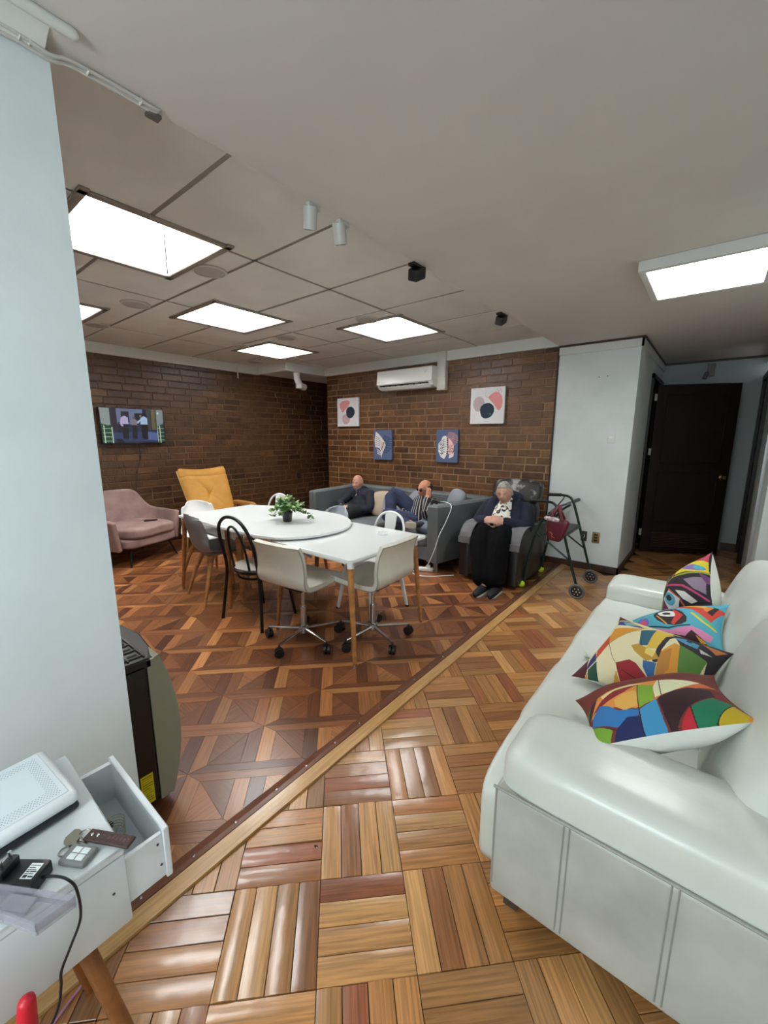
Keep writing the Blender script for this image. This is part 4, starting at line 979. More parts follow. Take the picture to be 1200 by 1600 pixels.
# tolix-style metal cafe chairs
TW = mat('white_enamel', (226, 229, 228), .3)
def metal_chair(loc, rz, label):
    t = thing('metal_cafe_chair', loc, label, 'chair', 'white metal cafe chairs', rz)
    g = G(); g.prism(rrect(-.17, .17, -.17, .18, .05), .43, .445, ch=.003); g.obj('seat', TW, t)
    g = G()
    for (x0, y0_, x1, y1_) in ((-.17, .18, .17, .18), (-.17, -.17, .17, -.17), (-.17, -.17, -.17, .18), (.17, -.17, .17, .18)): g.box(((x0+x1)/2, (y0_+y1_)/2, .41), (max(abs(x1-x0), .01), max(abs(y1_-y0_), .01), .04))
    g.obj('seat_skirt', TW, t)
    for sx in (-1, 1):
        for sy in (-1, 1):
            g = G(); a, b = Vector((sx*.155, sy*.16, .43)), Vector((sx*.21, sy*.22, .0))
            g.add([a+Vector((-.03*sx, 0, 0)), a+Vector((.01*sx, 0, 0)), a+Vector((.01*sx, .02*sy, 0)), a+Vector((-.03*sx, .02*sy, 0)), b+Vector((-.012*sx, 0, 0)), b+Vector((.01*sx, 0, 0)), b+Vector((.01*sx, .016*sy, 0)), b+Vector((-.012*sx, .016*sy, 0))],
                  [(0, 1, 2, 3), (4, 7, 6, 5), (0, 4, 5, 1), (1, 5, 6, 2), (2, 6, 7, 3), (3, 7, 4, 0)]); lg = g.obj('leg', TW, t, smooth=False)
            G().box((b.x, b.y+.008*sy, .006), (.026, .02, .012)).obj('rubber_foot', BLACK, lg)
    g = G(); g.tube(cat([(-.165, -.15, .43), (-.175, -.195, .60), (-.165, -.225, .72), (-.11, -.245, .80), (0, -.252, .832), (.11, -.245, .80), (.165, -.225, .72), (.175, -.195, .60), (.165, -.15, .43)], 6), .0115, 10); g.obj('back_hoop', TW, t)
    def sl(u, v): return Vector(((u-.5)*(.09+.05*v), -.16-.088*v**.7+.006*math.cos((u-.5)*3), .44+.385*v))
    G().grid(sl, 6, 10, .003).obj('back_slat', TW, t)
    return t
metal_chair((-2.23, 2.62, 0), math.radians(176), 'white metal cafe chair between the near table and the grey sofa')
metal_chair((-3.92, 2.70, 0), math.radians(184), 'white metal cafe chair behind the long table, hooped back beside the plant')
# ------------------------------------------------------------ plant and glass
t = thing('potted_ivy', (-2.85, 2.20, .768), 'small potted ivy with variegated leaves in black pot on the table', 'plant')
G().lathe([(.034, 0), (.036, .004), (.046, .075), (.049, .078), (.049, .088), (.042, .088), (.040, .075)], 24).obj('pot', BLACK, t)
G().lathe([(.04, .07), (.02, .074)], 16).obj('soil', mat('soil', (40, 28, 20), .95), t)
LF = [mat('ivy_green', (66, 118, 52), .5, var=.3, vscale=40), mat('ivy_light_green', (118, 158, 84), .5, var=.2, vscale=40), mat('ivy_cream_green', (196, 210, 168), .5)]
rp = random.Random(4)
def leafmesh(m_):
    o = [(0, 0), (.016, -.006), (.021, .006), (.014, .012), (.018, .022), (.008, .024), (0, .036), (-.008, .024), (-.018, .022), (-.014, .012), (-.021, .006), (-.016, -.006)]
    g = G(); vs = [(x, y, -.22*abs(x)+(-6*y*y)) for x, y in o]+[(0, .012, .003)]; n = len(o)
    g.add(vs, [(i, (i+1) % n, n) for i in range(n)]); g.add([(x, y, z-.0008) for x, y, z in vs], [((i+1) % n, i, n) for i in range(n)]); return g.mesh('leaf', m_, True, 60)
lm = [leafmesh(q) for q in LF]
ends = [(-.16, -.03, .03), (-.15, .05, .05), (-.12, -.09, .10), (.12, .02, .13), (.20, .10, .045), (.05, -.10, .08), (-.08, .10, .14), (.02, .03, .20), (-.05, -.04, .19), (.08, .09, .15), (.07, -.05, .16), (-.10, .0, .16), (.0, .11, .12), (.13, .07, .09), (-.03, -.11, .12), (.03, -.02, .18)]
for e in ends:
    mid = (e[0]*.45, e[1]*.45, max(.13, e[2]+.02)); st_ = cat([(rp.uniform(-.015, .015), rp.uniform(-.015, .015), .07), mid, e], 6)
    sobj = G().tube(st_, .0016, 5).obj('stem', LF[0], t)
    for q in range(3, len(st_)):
        for rep in range(2):
            o = bpy.data.objects.new('leaf', lm[rp.choice((0, 0, 1, 1, 2))]); COL.objects.link(o); o.parent = sobj
            s_ = rp.uniform(.7, 1.25); o.scale = (s_, s_, s_); o.location = st_[q]+Vector((rp.uniform(-.014, .014), rp.uniform(-.014, .014), rp.uniform(-.004, .014)))
            o.rotation_euler = (rp.uniform(-.9, .5), rp.uniform(-.7, .7), rp.uniform(0, 6.28))
t = thing('glass_ashtray', (-1.975, 2.44, .735), 'small clear glass dish on the near table in front of the metal chair', 'dish')
G().lathe([(.030, 0), (.038, .004), (.042, .024), (.037, .024), (.031, .009), (.005, .008)], 20).obj('bowl', mat('clear_glass', (236, 242, 242), .08, alpha=.35), t)
# ------------------------------------------------------------ pink armchair, phone, yellow lounge chair
PK = mat('dusty_pink_velvet', (138, 112, 108), .75, bump=.25, bscale=12, dirt=(164, 136, 130), vscale=6)
PC = (-5.50, 1.90)
t = thing('pink_armchair', (PC[0], PC[1], 0), 'dusty pink velvet armchair with curved arms and thin black legs', 'armchair', rz=math.radians(-72))
def shellp(u, v):   # wrap around: u 0..1 from left arm front over back to right arm front (faces +y)
    a = (u-.5)*2; s_ = abs(a); th = a*math.radians(106)
    if s_ > .72: pass
    x = .40*math.sin(min(abs(th), PI/2))*math.copysign(1, a); y = -.32*math.cos(min(abs(th), PI/2))
    if abs(th) > PI/2: y += (abs(th)-PI/2)*1.0; x += math.copysign((abs(th)-PI/2)*.02, a)
    top = .83-.255*(1/(1+math.exp(-(s_-.55)*20)))-.02*max(0, s_-.85)/.15; bot = .20
    z = bot+(top-bot)*v; lean = .10*(v**1.3)*(1-s_**2)
    return Vector((x*(1-.12*(1-v)), y-lean, z))
g = G(); g.grid(shellp, 34, 16, -.06); g.blob('curved_back_and_arms', PK, t, vox=.014, it=6)
G().cush((0, .06, .385), (.66, .66, .15), 5, 12, fn=wr(.005, 14)).obj('seat_cushion', PK, t)
G().cush((0, .02, .27), (.70, .68, .13), 6, 10).obj('seat_frame', PK, t)
for sx in (-1, 1):
    for (y, fy) in ((.26, .32), (-.2, -.30)): G().tube([(sx*.25, y, .23), (sx*.32, fy, 0)], [.012, .009], 10).obj('leg', BLACKMETAL, t)
G().tube([(-.25, .26, .21), (-.25, -.2, .21)], .008, 6).tube([(.25, .26, .21), (.25, -.2, .21)], .008, 6).tube([(-.25, .0, .21), (.25, 0, .21)], .008, 6).obj('under_frame', BLACKMETAL, t)
t = thing('black_phone', (PC[0]+.10, PC[1]+.17, .462), 'black phone lying on the pink armchair seat', 'phone', rz=1.2)
G().box((0, 0, .005), (.15, .075, .010), .004, 2).obj('case', BLACK, t)
YL = mat('mustard_fabric', (186, 136, 56), .7, bump=.2, bscale=30, dirt=(172, 122, 46), vscale=6); YW = mat('blond_wood_frame', (206, 170, 104), .5)
t = thing('yellow_lounge_chair', (-5.24, 2.86, 0), 'mustard yellow lounge chair with button tufted high back and thin pale frame', 'armchair', rz=math.radians(-90))
def yb(u, v):
    x = (u-.5)*(.57+.08*v); y = -.05-.30*v; z = .42+.60*v+.035*(2*abs(u-.5))**2*v
    h = .055*(max(0, (1-abs(2*u-1)**4)*(1-abs(2*v-1)**5)))**.5
    if v > .82: h *= .55+.3*math.cos((v-.91)*30)
    dd = math.hypot((u-.5)*.6, (v-.45)*.6); h -= .035*math.exp(-(dd/.05)**2)
    h -= .012*math.exp(-((abs((u-.5)*.6)-abs((v-.45)*.6)*.8)/.015)**2)*math.exp(-(dd/.18)**2)
    n = Vector((0, .9, .45))
    return Vector((x, y, z))+n*h
G().grid(yb, 30, 36, .03).obj('backrest', YL, t)
g = G(); bk = [(-.295, -.04, .40), (-.335, -.352, 1.03)]
g.tube(bk, .011, 8).tube([(.295, -.04, .40), (.335, -.352, 1.03)], .011, 8); g.tube(cat([(-.335, -.352, 1.03), (0, -.36, 1.0), (.335, -.352, 1.03)], 6), .011, 8); g.obj('back_frame', YW, t)
G().cush((0, .24, .43), (.60, .60, .12), 4, 10).obj('seat_cushion', YL, t)
for sx in (-1, 1):
    g = G(); g.cush((sx*.35, .12, .57), (.10, .52, .06), 4, 8); g.obj('armrest', mat('ochre_arm', (150, 104, 46), .6), t)
    G().tube([(sx*.34, .32, .56), (sx*.34, .36, 0)], [.014, .011], 8).obj('leg', YW, t); G().tube([(sx*.34, -.08, .56), (sx*.34, -.22, 0)], [.014, .011], 8).obj('leg', YW, t)
# ------------------------------------------------------------ grey sofa
GV = mat('grey_velvet', (100, 104, 106), .7, bump=.12, bscale=25, dirt=(88, 92, 95), vscale=4)
t = thing('grey_sofa', (0, 0, 0), 'grey velvet box sofa with high arms against the brick wall', 'sofa')
def slab(poly, z0, z1, ch=.015):
    g = G(); n = len(poly); g.prism(poly, z0, z1, ch=ch); return g
FL, FR, BL, BR = (-4.33, 3.73), (-2.25, 3.73), (-4.46, 4.86), (-2.02, 4.86)
slab([(FL[0], 3.73), (FL[0]+.13, 3.73), (BL[0]+.13, 4.86), (BL[0], 4.86)], .12, .765, .02).obj('armrest', GV, t)
slab([(FR[0]-.13, 3.73), (FR[0], 3.73), (BR[0], 4.86), (BR[0]-.13, 4.86)], .12, .765, .02).obj('armrest', GV, t)
slab([(BL[0]+.13, 4.66), (BR[0]-.13, 4.66), (BR[0]-.13, 4.86), (BL[0]+.13, 4.86)], .12, .765, .02).obj('backrest', GV, t)
slab([(FL[0]+.13, 3.78), (FR[0]-.13, 3.78), (BR[0]-.15, 4.66), (BL[0]+.15, 4.66)], .12, .27, .01).obj('seat_base', GV, t)
for (x0, x1) in ((-4.20, -3.29), (-3.29, -2.385)): G().cush(((x0+x1)/2, 4.21, .335), (x1-x0, .92, .15), 7, 10).obj('seat_cushion', GV, t)
for (x, y) in ((-4.27, 3.79), (-2.31, 3.82), (-4.3, 4.8), (-2.15, 4.8)): G().prism([(x-.028, y-.018), (x+.028, y-.018), (x+.01, y+.018), (x-.01, y+.018)], 0, .125).obj('foot', mat('sofa_leg_grey', (140, 134, 130), .4, metal=.5), t)
def scatter(name, c, d, rot, m_, label, cat_='pillow'):
    tt = thing(name, c, label, cat_, 'scatter cushions on the grey sofa')
    G().cush((0, 0, 0), d, 2.6, 10, rot=rot, fn=lambda q: Vector((q.x*(1+.10*abs(q.y/d[1])*2*abs(q.x/d[0])*2), q.y, q.z))).obj('cover', m_, tt)
GC = mat('grey_cushion', (128, 132, 138), .8, bump=.2, bscale=30)
scatter('scatter_cushion', (-3.56, 4.42, .565), (.38, .38, .12), (math.radians(68), 0, math.radians(38)), mat('beige_cushion', (168, 152, 132), .8, bump=.2, bscale=30), 'beige cushion at the left elbow of the man in the navy sweater')
scatter('scatter_cushion', (-3.36, 4.46, .57), (.38, .38, .12), (math.radians(66), 0, math.radians(28)), GC, 'grey cushion leaning behind the beige cushion')
scatter('scatter_cushion', (-3.02, 4.50, .60), (.36, .36, .12), (math.radians(75), math.radians(40), 0), GC, 'grey cushion between the raised knee and the striped sweater')
scatter('scatter_cushion', (-2.46, 4.52, .73), (.26, .26, .11), (math.radians(70), math.radians(10), math.radians(-20)), GC, 'grey cushion behind the head of the man with glasses')
scatter('scatter_cushion', (-2.52, 3.95, .47), (.26, .26, .14), (math.radians(10), 0, .3), mat('blue_grey_cushion', (112, 124, 138), .8, bump=.2, bscale=30), 'blue-grey cushion on the seat beside the front of the right sofa arm')
# ------------------------------------------------------------ people
SKIN = mat('skin', (196, 140, 116), .5, var=.12, vscale=30); SKIN2 = mat('skin_tanned', (188, 128, 98), .5, var=.12, vscale=30); SKIN3 = mat('skin_pale', (202, 154, 132), .5, var=.15, vscale=30)
def frame(o_, fwd, up=(0, 0, 1)):
    fw = Vector(fwd).normalized(); up = Vector(up); rt = fw.cross(up).normalized(); up = rt.cross(fw)
    M = Matrix((rt, fw, up)).transposed().to_4x4(); M.translation = o_; return M   # x right, y forward, z up
def headmesh(M, s=1.0):
    # head: face towards +y, height .235 from chin to crown, origin mid skull
    bm = bmesh.new(); bmesh.ops.create_icosphere(bm, subdivisions=5, radius=1)
    for v in bm.verts:
        x, y, z = v.co
        X, Y, Z = x*.077, y*.096, z*.118
        if z < 0: X *= 1-.24*(-z)**1.4; Y = Y*(1-.12*(-z)) + .010*(-z)
        if z < -.3 and y < 0: Y *= 1-.35*(-z-.3)
        if y > 0:
            fy = y
            Y += .022*math.exp(-(x/.17)**2)*math.exp(-((z+.20)/.16)**2)*fy*1.25      # nose
            Y += .010*math.exp(-(x/.12)**2)*math.exp(-((z+.02)/.22)**2)*fy          # bridge
            Y -= .013*math.exp(-((abs(x)-.40)/.17)**2)*math.exp(-((z-.03)/.11)**2)*fy  # sockets
            Y += .006*math.exp(-((z-.20)/.09)**2)*math.exp(-(x/.5)**2)*fy            # brow
            Y += .008*math.exp(-((abs(x)-.45)/.2)**2)*math.exp(-((z+.22)/.16)**2)*fy # cheeks
            Y += .008*math.exp(-(x/.25)**2)*math.exp(-((z+.48)/.05)**2)*fy+.007*math.exp(-(x/.22)**2)*math.exp(-((z+.60)/.05)**2)*fy # lips
            Y -= .006*math.exp(-(x/.3)**2)*math.exp(-((z+.545)/.025)**2)*fy
            Y += .012*math.exp(-(x/.3)**2)*math.exp(-((z+.90)/.16)**2)*fy            # chin
        v.co = Vector((X, Y, Z))*s
    bm.verts.index_update(); vs = [v.co.copy() for v in bm.verts]; fs = [[v.index for v in q.verts] for q in bm.faces]; bm.free()
    g = G(); g.add(vs, fs, M)
    for sx in (-1, 1): g.ell((sx*.077*s, -.006*s, -.005*s), (.009*s, .018*s, .032*s), 10, M=M, rot=(0, 0, sx*-.3)); g.ell((sx*.079*s, -.004*s, -.026*s), (.008*s, .011*s, .012*s), 8, M=M)
    return g
def hand(g, wrist, fwd, up, side, curl=.5, s=1.0, spread=.12):
    # palm + five fingers; side=+1 thumb on frame +x
    M = frame(wrist, fwd, up)
    def P(x, y, z): return M @ Vector((x*s*side, y*s, z*s))
    for k in range(4): g.tube([P(-.028+.0185*k, .0, 0), P(-.030+.0200*k, .082, 0)], [.0135*s, .0115*s], 8, round_=True)
    ln = [.052, .064, .070, .062]
    for k in range(4):
        bx = -.031+.0205*k; sp = (k-1.5)*spread; a = 0; p = Vector((bx, .085, 0)); pts = [P(*p)]
        for q, L_ in enumerate((.46, .31, .23)):
            a += curl*(.7, 1.0, .8)[q]; p = p+Vector((sp*ln[k]*L_, math.cos(a)*ln[k]*L_*1.15, -math.sin(a)*ln[k]*L_*1.15)); pts.append(P(*p))
        g.tube(pts, [.0095*s, .0088*s, .008*s, .0068*s], 8, round_=True)
    g.tube([P(.026, .012, -.004), P(.050, .040, -.012), P(.058, .066, -.022*(1+curl)), P(.056, .086, -.034*(1+curl))], [.013*s, .0115*s, .0098*s, .008*s], 8, round_=True)
def limb(g, pts, rad, n=12): g.tube(cat(pts, 4), [a for a in np.interp(np.linspace(0, len(rad)-1, (len(pts)-1)*4+1), range(len(rad)), rad)], n, round_=True)
def face(t, M, s, skin, eye_open=1, brow=(90, 80, 72), lips=(150, 84, 76)):
    def P(x, y, z): return M @ Vector((x*s, y*s, z*s))
    for sx in (-1, 1):
        g = G(); g.ell((sx*.030*s, .074*s, .004*s), (.0125*s, .0105*s, .0085*s*(1 if eye_open else .8)), 12, M=M)
        e = g.obj('eye', mat('eye_white', (210, 200, 190), .3) if eye_open else skin, t)
        if eye_open: G().ell((sx*.030*s-.002, .0835*s, .003*s), (.0052*s, .003*s, .0052*s), 10, M=M).obj('iris', mat('dark_iris', (40, 28, 22), .2), e)
        else: G().tube([P(sx*.019, .0835, -.001), P(sx*.030, .0862, -.004), P(sx*.041, .0815, -.001)], .0013*s, 6).obj('eyelashes', mat('lash_brown', (70, 50, 42), .6), e)
        G().tube([P(sx*.014, .092, .022), P(sx*.029, .091, .028), P(sx*.046, .079, .023)], .0042*s, 6).obj('eyebrow', mat('brow_%d' % brow[0], brow, .8), t)
    G().tube([P(-.020, .0875, -.0635), P(-.008, .0985, -.062), P(.008, .0985, -.062), P(.020, .0875, -.0635)], [.0028*s, .0046*s, .0046*s, .0028*s], 6).obj('lips', mat('lips_%d' % lips[0], lips, .5), t)
def capmesh(t, name, M, s, m_, zmin, ylim, k=1.045, fn=None, vox=.006):
    # a hair or beard shell cut from the head form
    src = headmesh(Matrix.Identity(4), s); g = G(); keep = {}
    for q in src.f:
        c = sum((src.v[i] for i in q), Vector())/len(q)
        if len(src.v[q[0]]) and fn(c.x/s, c.y/s, c.z/s):
            a = [src.v[i]*k for i in q]; b = [src.v[i]*.96 for i in q]; n = len(q)
            g.add(a+b, [list(range(n)), [n+i for i in range(n)][::-1]]+[[i, n+i, n+(i+1) % n, (i+1) % n] for i in range(n)], M)
    return g.blob(name, m_, t, vox=vox, it=3)
# --- man in navy sweater (seated, turned to his right, arm along the seat)
VOX = .009
hd = Vector((-3.96, 4.33, .842)); SEAT = .41
t = thing('person', (0, 0, 0), 'bald man with white beard in navy sweater sitting on the grey sofa', 'person')
MH = frame(hd, (.22, -.95, -.05)); hs = .98
hip = Vector((-3.88, 4.36, .49)); ch = Vector((-3.92, 4.38, .66))
shL, shR = Vector((-3.745, 4.36, .69)), Vector((-4.085, 4.36, .685))      # his left is +x
elL, haL = Vector((-3.66, 4.20, .51)), Vector((-3.90, 4.05, .545))
elR, haR = Vector((-4.17, 4.20, .56)), Vector((-4.00, 4.02, .555))
g = headmesh(MH, hs)
limb(g, [hd+Vector((0, .01, -.06)), ch+Vector((0, 0, .06))], [.056, .064])
limb(g, [ch, hip], [.13, .14]); g.ell(ch+Vector((0, 0, .0)), (.17, .095, .10), 14)
limb(g, [shL, elL, haL], [.05, .04, .027]); limb(g, [shR, elR, haR], [.05, .04, .027])
hand(g, haL, (-.9, -.35, .0), (0, -.3, 1), -1, .7, .95); hand(g, haR, (.85, -.3, -.1), (0, -.3, 1), 1, .7, .95)
knL, knR, ftL, ftR = Vector((-3.74, 3.80, .46)), Vector((-3.99, 3.80, .46)), Vector((-3.72, 3.68, .09)), Vector((-4.0, 3.66, .09))
limb(g, [hip+Vector((.08, -.05, 0)), knL, ftL], [.08, .058, .042]); limb(g, [hip+Vector((-.08, -.05, 0)), knR, ftR], [.08, .058, .042])
g.blob('body', SKIN, t, vox=VOX, it=2)
NAVY = mat('navy_knit', (24, 27, 46), .85, bump=.3, bscale=60, var=.3, vscale=9)
g = G(); limb(g, [ch+Vector((0, 0, .03)), (ch+hip)/2, hip+Vector((0, -.01, -.05))], [.12, .155, .165]); g.ell(ch+Vector((0, 0, .01)), (.205, .125, .11), 14)
g.ell(hip+Vector((0, -.04, .02)), (.17, .15, .13), 14)
limb(g, [shL, elL, haL+(elL-haL)*.12], [.072, .062, .046]); limb(g, [shR, elR, haR+(elR-haR)*.12], [.072, .060, .046]); limb(g, [hd+Vector((0, .02, -.125)), ch+Vector((0, 0, .04))], [.066, .09])
g.blob('sweater', NAVY, t, vox=VOX, it=4)
def shoe(g, a, d, L_=.26):
    d = Vector(d).normalized(); g.tube([a-d*.05+Vector((0, 0, -.005)), a+d*.06+Vector((0, 0, -.012)), a+d*(L_-.09)+Vector((0, 0, -.02))], [.042, .042, .036], 12, round_=True)
def legs(t, parts, m_, name='trousers'):
    g = G()
    for p_, r_ in parts: limb(g, p_, r_)
    g.blob(name, m_, t, vox=VOX, it=4)
BT = mat('black_trousers', (17, 17, 20), .85, var=.3, vscale=10)
legs(t, [([hip+Vector((.08, 0, -.02)), knL, ftL+Vector((0, 0, .03))], [.105, .078, .06]), ([hip+Vector((-.08, 0, -.02)), knR, ftR+Vector((0, 0, .03))], [.105, .078, .06]), ([hip+Vector((-.08, .02, -.02)), hip+Vector((.08, .02, -.02))], [.11, .11])], BT)
g = G(); shoe(g, ftL+Vector((0, 0, -.04)), (0, -1, 0)); shoe(g, ftR+Vector((0, 0, -.04)), (0, -1, 0)); g.blob('shoes', BLACK, t, vox=VOX, it=2)
face(t, MH, hs, SKIN, 1, (110, 100, 92))
WB = mat('white_stubble', (176, 168, 158), .9, bump=.4, bscale=150)
capmesh(t, 'beard', MH, hs, WB, 0, 0, 1.02, lambda x, y, z: z < -.046 and y > -.02 and not (abs(x) < .022 and -.070 < z < -.058) and (abs(x) > .036 or z < -.052 or z > -.05), .004)
G().loop([MH @ Vector((.058*math.cos(a*PI/10), -.012+.052*math.sin(a*PI/10), -.118)) for a in range(20)], .011, 6).obj('collar', mat('navy_collar', (18, 20, 36), .8), t)
# --- man with glasses, striped sweater, reclining against the right arm
hd = Vector((-2.715, 4.19, .868)); hs = .97
t = thing('person', (0, 0, 0), 'man with dark glasses in black striped sweater resting his head on his hand', 'person')
MH = frame(hd, (-.36, -.92, -.10), (.08, .0, 1))
hip = Vector((-2.74, 4.10, .50)); ch = Vector((-2.715, 4.20, .67))
shF, shB = Vector((-2.60, 4.14, .70)), Vector((-2.86, 4.28, .695))
g = headmesh(MH, hs)
limb(g, [hd+Vector((.02, .0, -.06)), ch+Vector((0, 0, .06))], [.056, .064])
limb(g, [ch, hip], [.13, .14]); g.ell(ch, (.16, .12, .10), 14)
el1, ha1 = Vector((-2.54, 3.95, .61)), Vector((-2.595, 4.065, .785))      # propped hand at his near ear
el2, ha2 = Vector((-2.93, 4.14, .54)), Vector((-2.90, 3.98, .60))
limb(g, [shF, el1, ha1], [.05, .04, .027]); limb(g, [shB, el2, ha2], [.05, .04, .027])
hand(g, ha1, (-.12, .42, .88), (.85, -.5, .15), 1, .30, .90, .05); hand(g, ha2, (-.75, -.35, -.15), (0, 0, 1), 1, .6, .95)
kU, fU = Vector((-3.08, 4.02, .80)), Vector((-2.98, 3.86, .44))     # raised knee
kD, fD = Vector((-3.03, 3.83, .56)), Vector((-2.63, 3.76, .52))     # crossed shin, sole to the room
limb(g, [hip+Vector((-.05, .06, 0)), kU, fU], [.08, .058, .042]); limb(g, [hip+Vector((-.05, -.06, 0)), kD, fD], [.08, .056, .042])
g.blob('body', SKIN2, t, vox=VOX, it=2)
M_ = bpy.data.materials.new('striped_knit'); M_.use_nodes = True; nt = M_.node_tree; bsd = nt.nodes['Principled BSDF']; bsd.inputs['Roughness'].default_value = .85
tc = nt.nodes.new('ShaderNodeTexCoord'); mp = nt.nodes.new('ShaderNodeMapping'); mp.inputs['Rotation'].default_value = (0, math.radians(12), 0)
wv = nt.nodes.new('ShaderNodeTexWave'); wv.bands_direction = 'X'; wv.inputs['Scale'].default_value = 9; wv.inputs['Distortion'].default_value = 1.2; wv.inputs['Detail'].default_value = 1
rp_ = nt.nodes.new('ShaderNodeValToRGB'); rp_.color_ramp.interpolation = 'CONSTANT'; rp_.color_ramp.elements[0].color = rgb((14, 13, 16)); rp_.color_ramp.elements[1].position = .80; rp_.color_ramp.elements[1].color = rgb((150, 146, 144))
nt.links.new(tc.outputs['Object'], mp.inputs['Vector']); nt.links.new(mp.outputs[0], wv.inputs['Vector']); nt.links.new(wv.outputs['Fac'], rp_.inputs[0]); nt.links.new(rp_.outputs[0], bsd.inputs['Base Color'])
g = G(); limb(g, [ch+Vector((0, 0, .03)), (ch+hip)/2, hip+Vector((0, 0, -.04))], [.12, .15, .165]); g.ell(ch+Vector((0, 0, .01)), (.20, .14, .11), 14)
limb(g, [shF, el1, ha1+(el1-ha1)*.15], [.072, .062, .044]); limb(g, [shB, el2, ha2+(el2-ha2)*.12], [.072, .060, .046]); limb(g, [hd+Vector((.02, .01, -.13)), ch], [.06, .10])
g.blob('striped_sweater', M_, t, vox=VOX, it=4)
JN = mat('navy_jeans', (40, 50, 82), .85, bump=.2, bscale=60, var=.3, vscale=8)
legs(t, [([hip+Vector((0, .06, -.02)), kU, fU+Vector((0, 0, .02))], [.11, .085, .062]), ([hip+Vector((0, -.07, -.01)), kD, fD+Vector((-.05, 0, 0))], [.105, .080, .060]), ([hip+Vector((0, -.06, -.02)), hip+Vector((0, .08, -.02))], [.115, .115])], JN)
g = G(); limb(g, [fD+Vector((-.04, 0, 0)), fD+Vector((.02, -.02, -.01)), fD+Vector((.09, .10, -.01))], [.045, .044, .036]); limb(g, [fU, fU+Vector((-.14, -.05, -.02))], [.044, .036]); g.blob('shoes', mat('grey_shoe', (60, 60, 64), .6), t, vox=.008, it=2)
G().cush((fD.x+.045, fD.y-.055, fD.z-.005), (.13, .02, .085), 4, 8, rot=(0, 0, .3)).obj('shoe_sole', mat('cream_sole', (176, 172, 158), .6), t)
face(t, MH, hs, SKIN2, 1, (50, 38, 32), (140, 70, 62))
g = G()
def P(x, y, z): return MH @ Vector((x*hs, y*hs, z*hs))
for sx in (-1, 1): g.loop([P(sx*.032+.023*math.cos(a*PI/8), .100-.010*abs(sx*.032+.023*math.cos(a*PI/8))/.05, .002+.015*math.sin(a*PI/8)) for a in range(16)], .0032, 6); g.tube([P(sx*.055, .094, .008), P(sx*.078, .05, .010), P(sx*.080, -.01, .006)], .003, 6)
g.tube([P(-.010, .101, .004), P(.010, .101, .004)], .003, 6); gl = g.obj('glasses', BLACK, t)
g = G()
for sx in (-1, 1): g.ell((sx*.032*hs, .0965*hs, .002*hs), (.021*hs, .0012, .0135*hs), 12, M=MH)
g.obj('lens', mat('dark_lens', (30, 26, 28), .1), gl)
HRD = mat('dark_hair', (40, 33, 30), .8, bump=.4, bscale=200)
capmesh(t, 'hair', MH, hs, HRD, 0, 0, 1.05, lambda x, y, z: (z > -.05 and y < .012 and abs(x) > .045 and z < .055) or (y < -.03 and -.06 < z < .075), .006)
# --- elderly woman in recliner
hd = Vector((-1.70, 4.17, .915)); hs = 1.02
t = thing('person', (0, 0, 0), 'elderly woman with short grey hair in navy cardigan dozing in the recliner', 'person')
MH = frame(hd, (.16, -1, -.22), (-.06, 0, 1))
hip = Vector((-1.68, 4.22, .53)); ch = Vector((-1.69, 4.27, .72))
shL, shR = Vector((-1.49, 4.25, .745)), Vector((-1.89, 4.25, .745))
elL, elR = Vector((-1.435, 4.12, .585)), Vector((-1.945, 4.12, .585)); haL, haR = Vector((-1.60, 3.93, .655)), Vector((-1.78, 3.92, .65))
g = headmesh(MH, hs)
limb(g, [hd+Vector((0, .02, -.05)), ch+Vector((0, -.01, .04))], [.062, .075]); limb(g, [ch, hip], [.14, .15]); g.ell(ch, (.18, .11, .11), 14)
limb(g, [shL, elL, haL], [.055, .045, .028]); limb(g, [shR, elR, haR], [.055, .045, .028])
hand(g, haL, (-.84, -.30, .20), (.1, -.8, .5), -1, .80, 1.05, .04); hand(g, haR, (.84, -.33, .17), (-.1, -.8, .5), 1, .80, 1.05, .04)
kL, kR, fL, fR = Vector((-1.57, 3.82, .49)), Vector((-1.77, 3.82, .49)), Vector((-1.50, 3.62, .09)), Vector((-1.615, 3.58, .09))
limb(g, [hip+Vector((.09, -.05, 0)), kL, fL], [.09, .065, .045]); limb(g, [hip+Vector((-.09, -.05, 0)), kR, fR], [.09, .065, .045])
g.blob('body', SKIN3, t, vox=VOX, it=2)
BL_ = mat('black_white_blouse', (222, 216, 206), .8, dirt=(24, 22, 26), vscale=22)
nn = BL_.node_tree.nodes
for q in nn:
    if q.bl_idname == 'ShaderNodeMapRange': q.inputs[1].default_value = .50; q.inputs[2].default_value = .56
g = G(); limb(g, [ch+Vector((0, -.03, .08)), ch+Vector((0, -.05, 0)), hip+Vector((0, -.09, .0))], [.09, .135, .165]); g.blob('blouse', BL_, t, vox=VOX, it=3)
CD = mat('navy_cardigan', (26, 31, 52), .9, bump=.3, bscale=50, var=.25, vscale=8)
g = G(); limb(g, [ch+Vector((0, .05, .06)), hip+Vector((0, .03, -.02))], [.15, .19]); g.ell(ch+Vector((0, .03, .0)), (.235, .13, .125), 14)
for s_ in (-1, 1): limb(g, [ch+Vector((s_*.13, -.06, .08)), ch+Vector((s_*.145, -.11, -.05)), hip+Vector((s_*.17, -.12, -.03))], [.06, .085, .075])
limb(g, [shL, elL, haL+(elL-haL)*.13], [.085, .080, .052]); limb(g, [shR, elR, haR+(elR-haR)*.13], [.085, .080, .052]); limb(g, [ch+Vector((-.10, .03, .13)), ch+Vector((0, .07, .15)), ch+Vector((.10, .03, .13))], [.055, .06, .055])
g.blob('cardigan', CD, t, vox=VOX, it=4)
BS = mat('black_skirt', (8, 8, 10), .95, bump=.2, bscale=20, spec=.15)
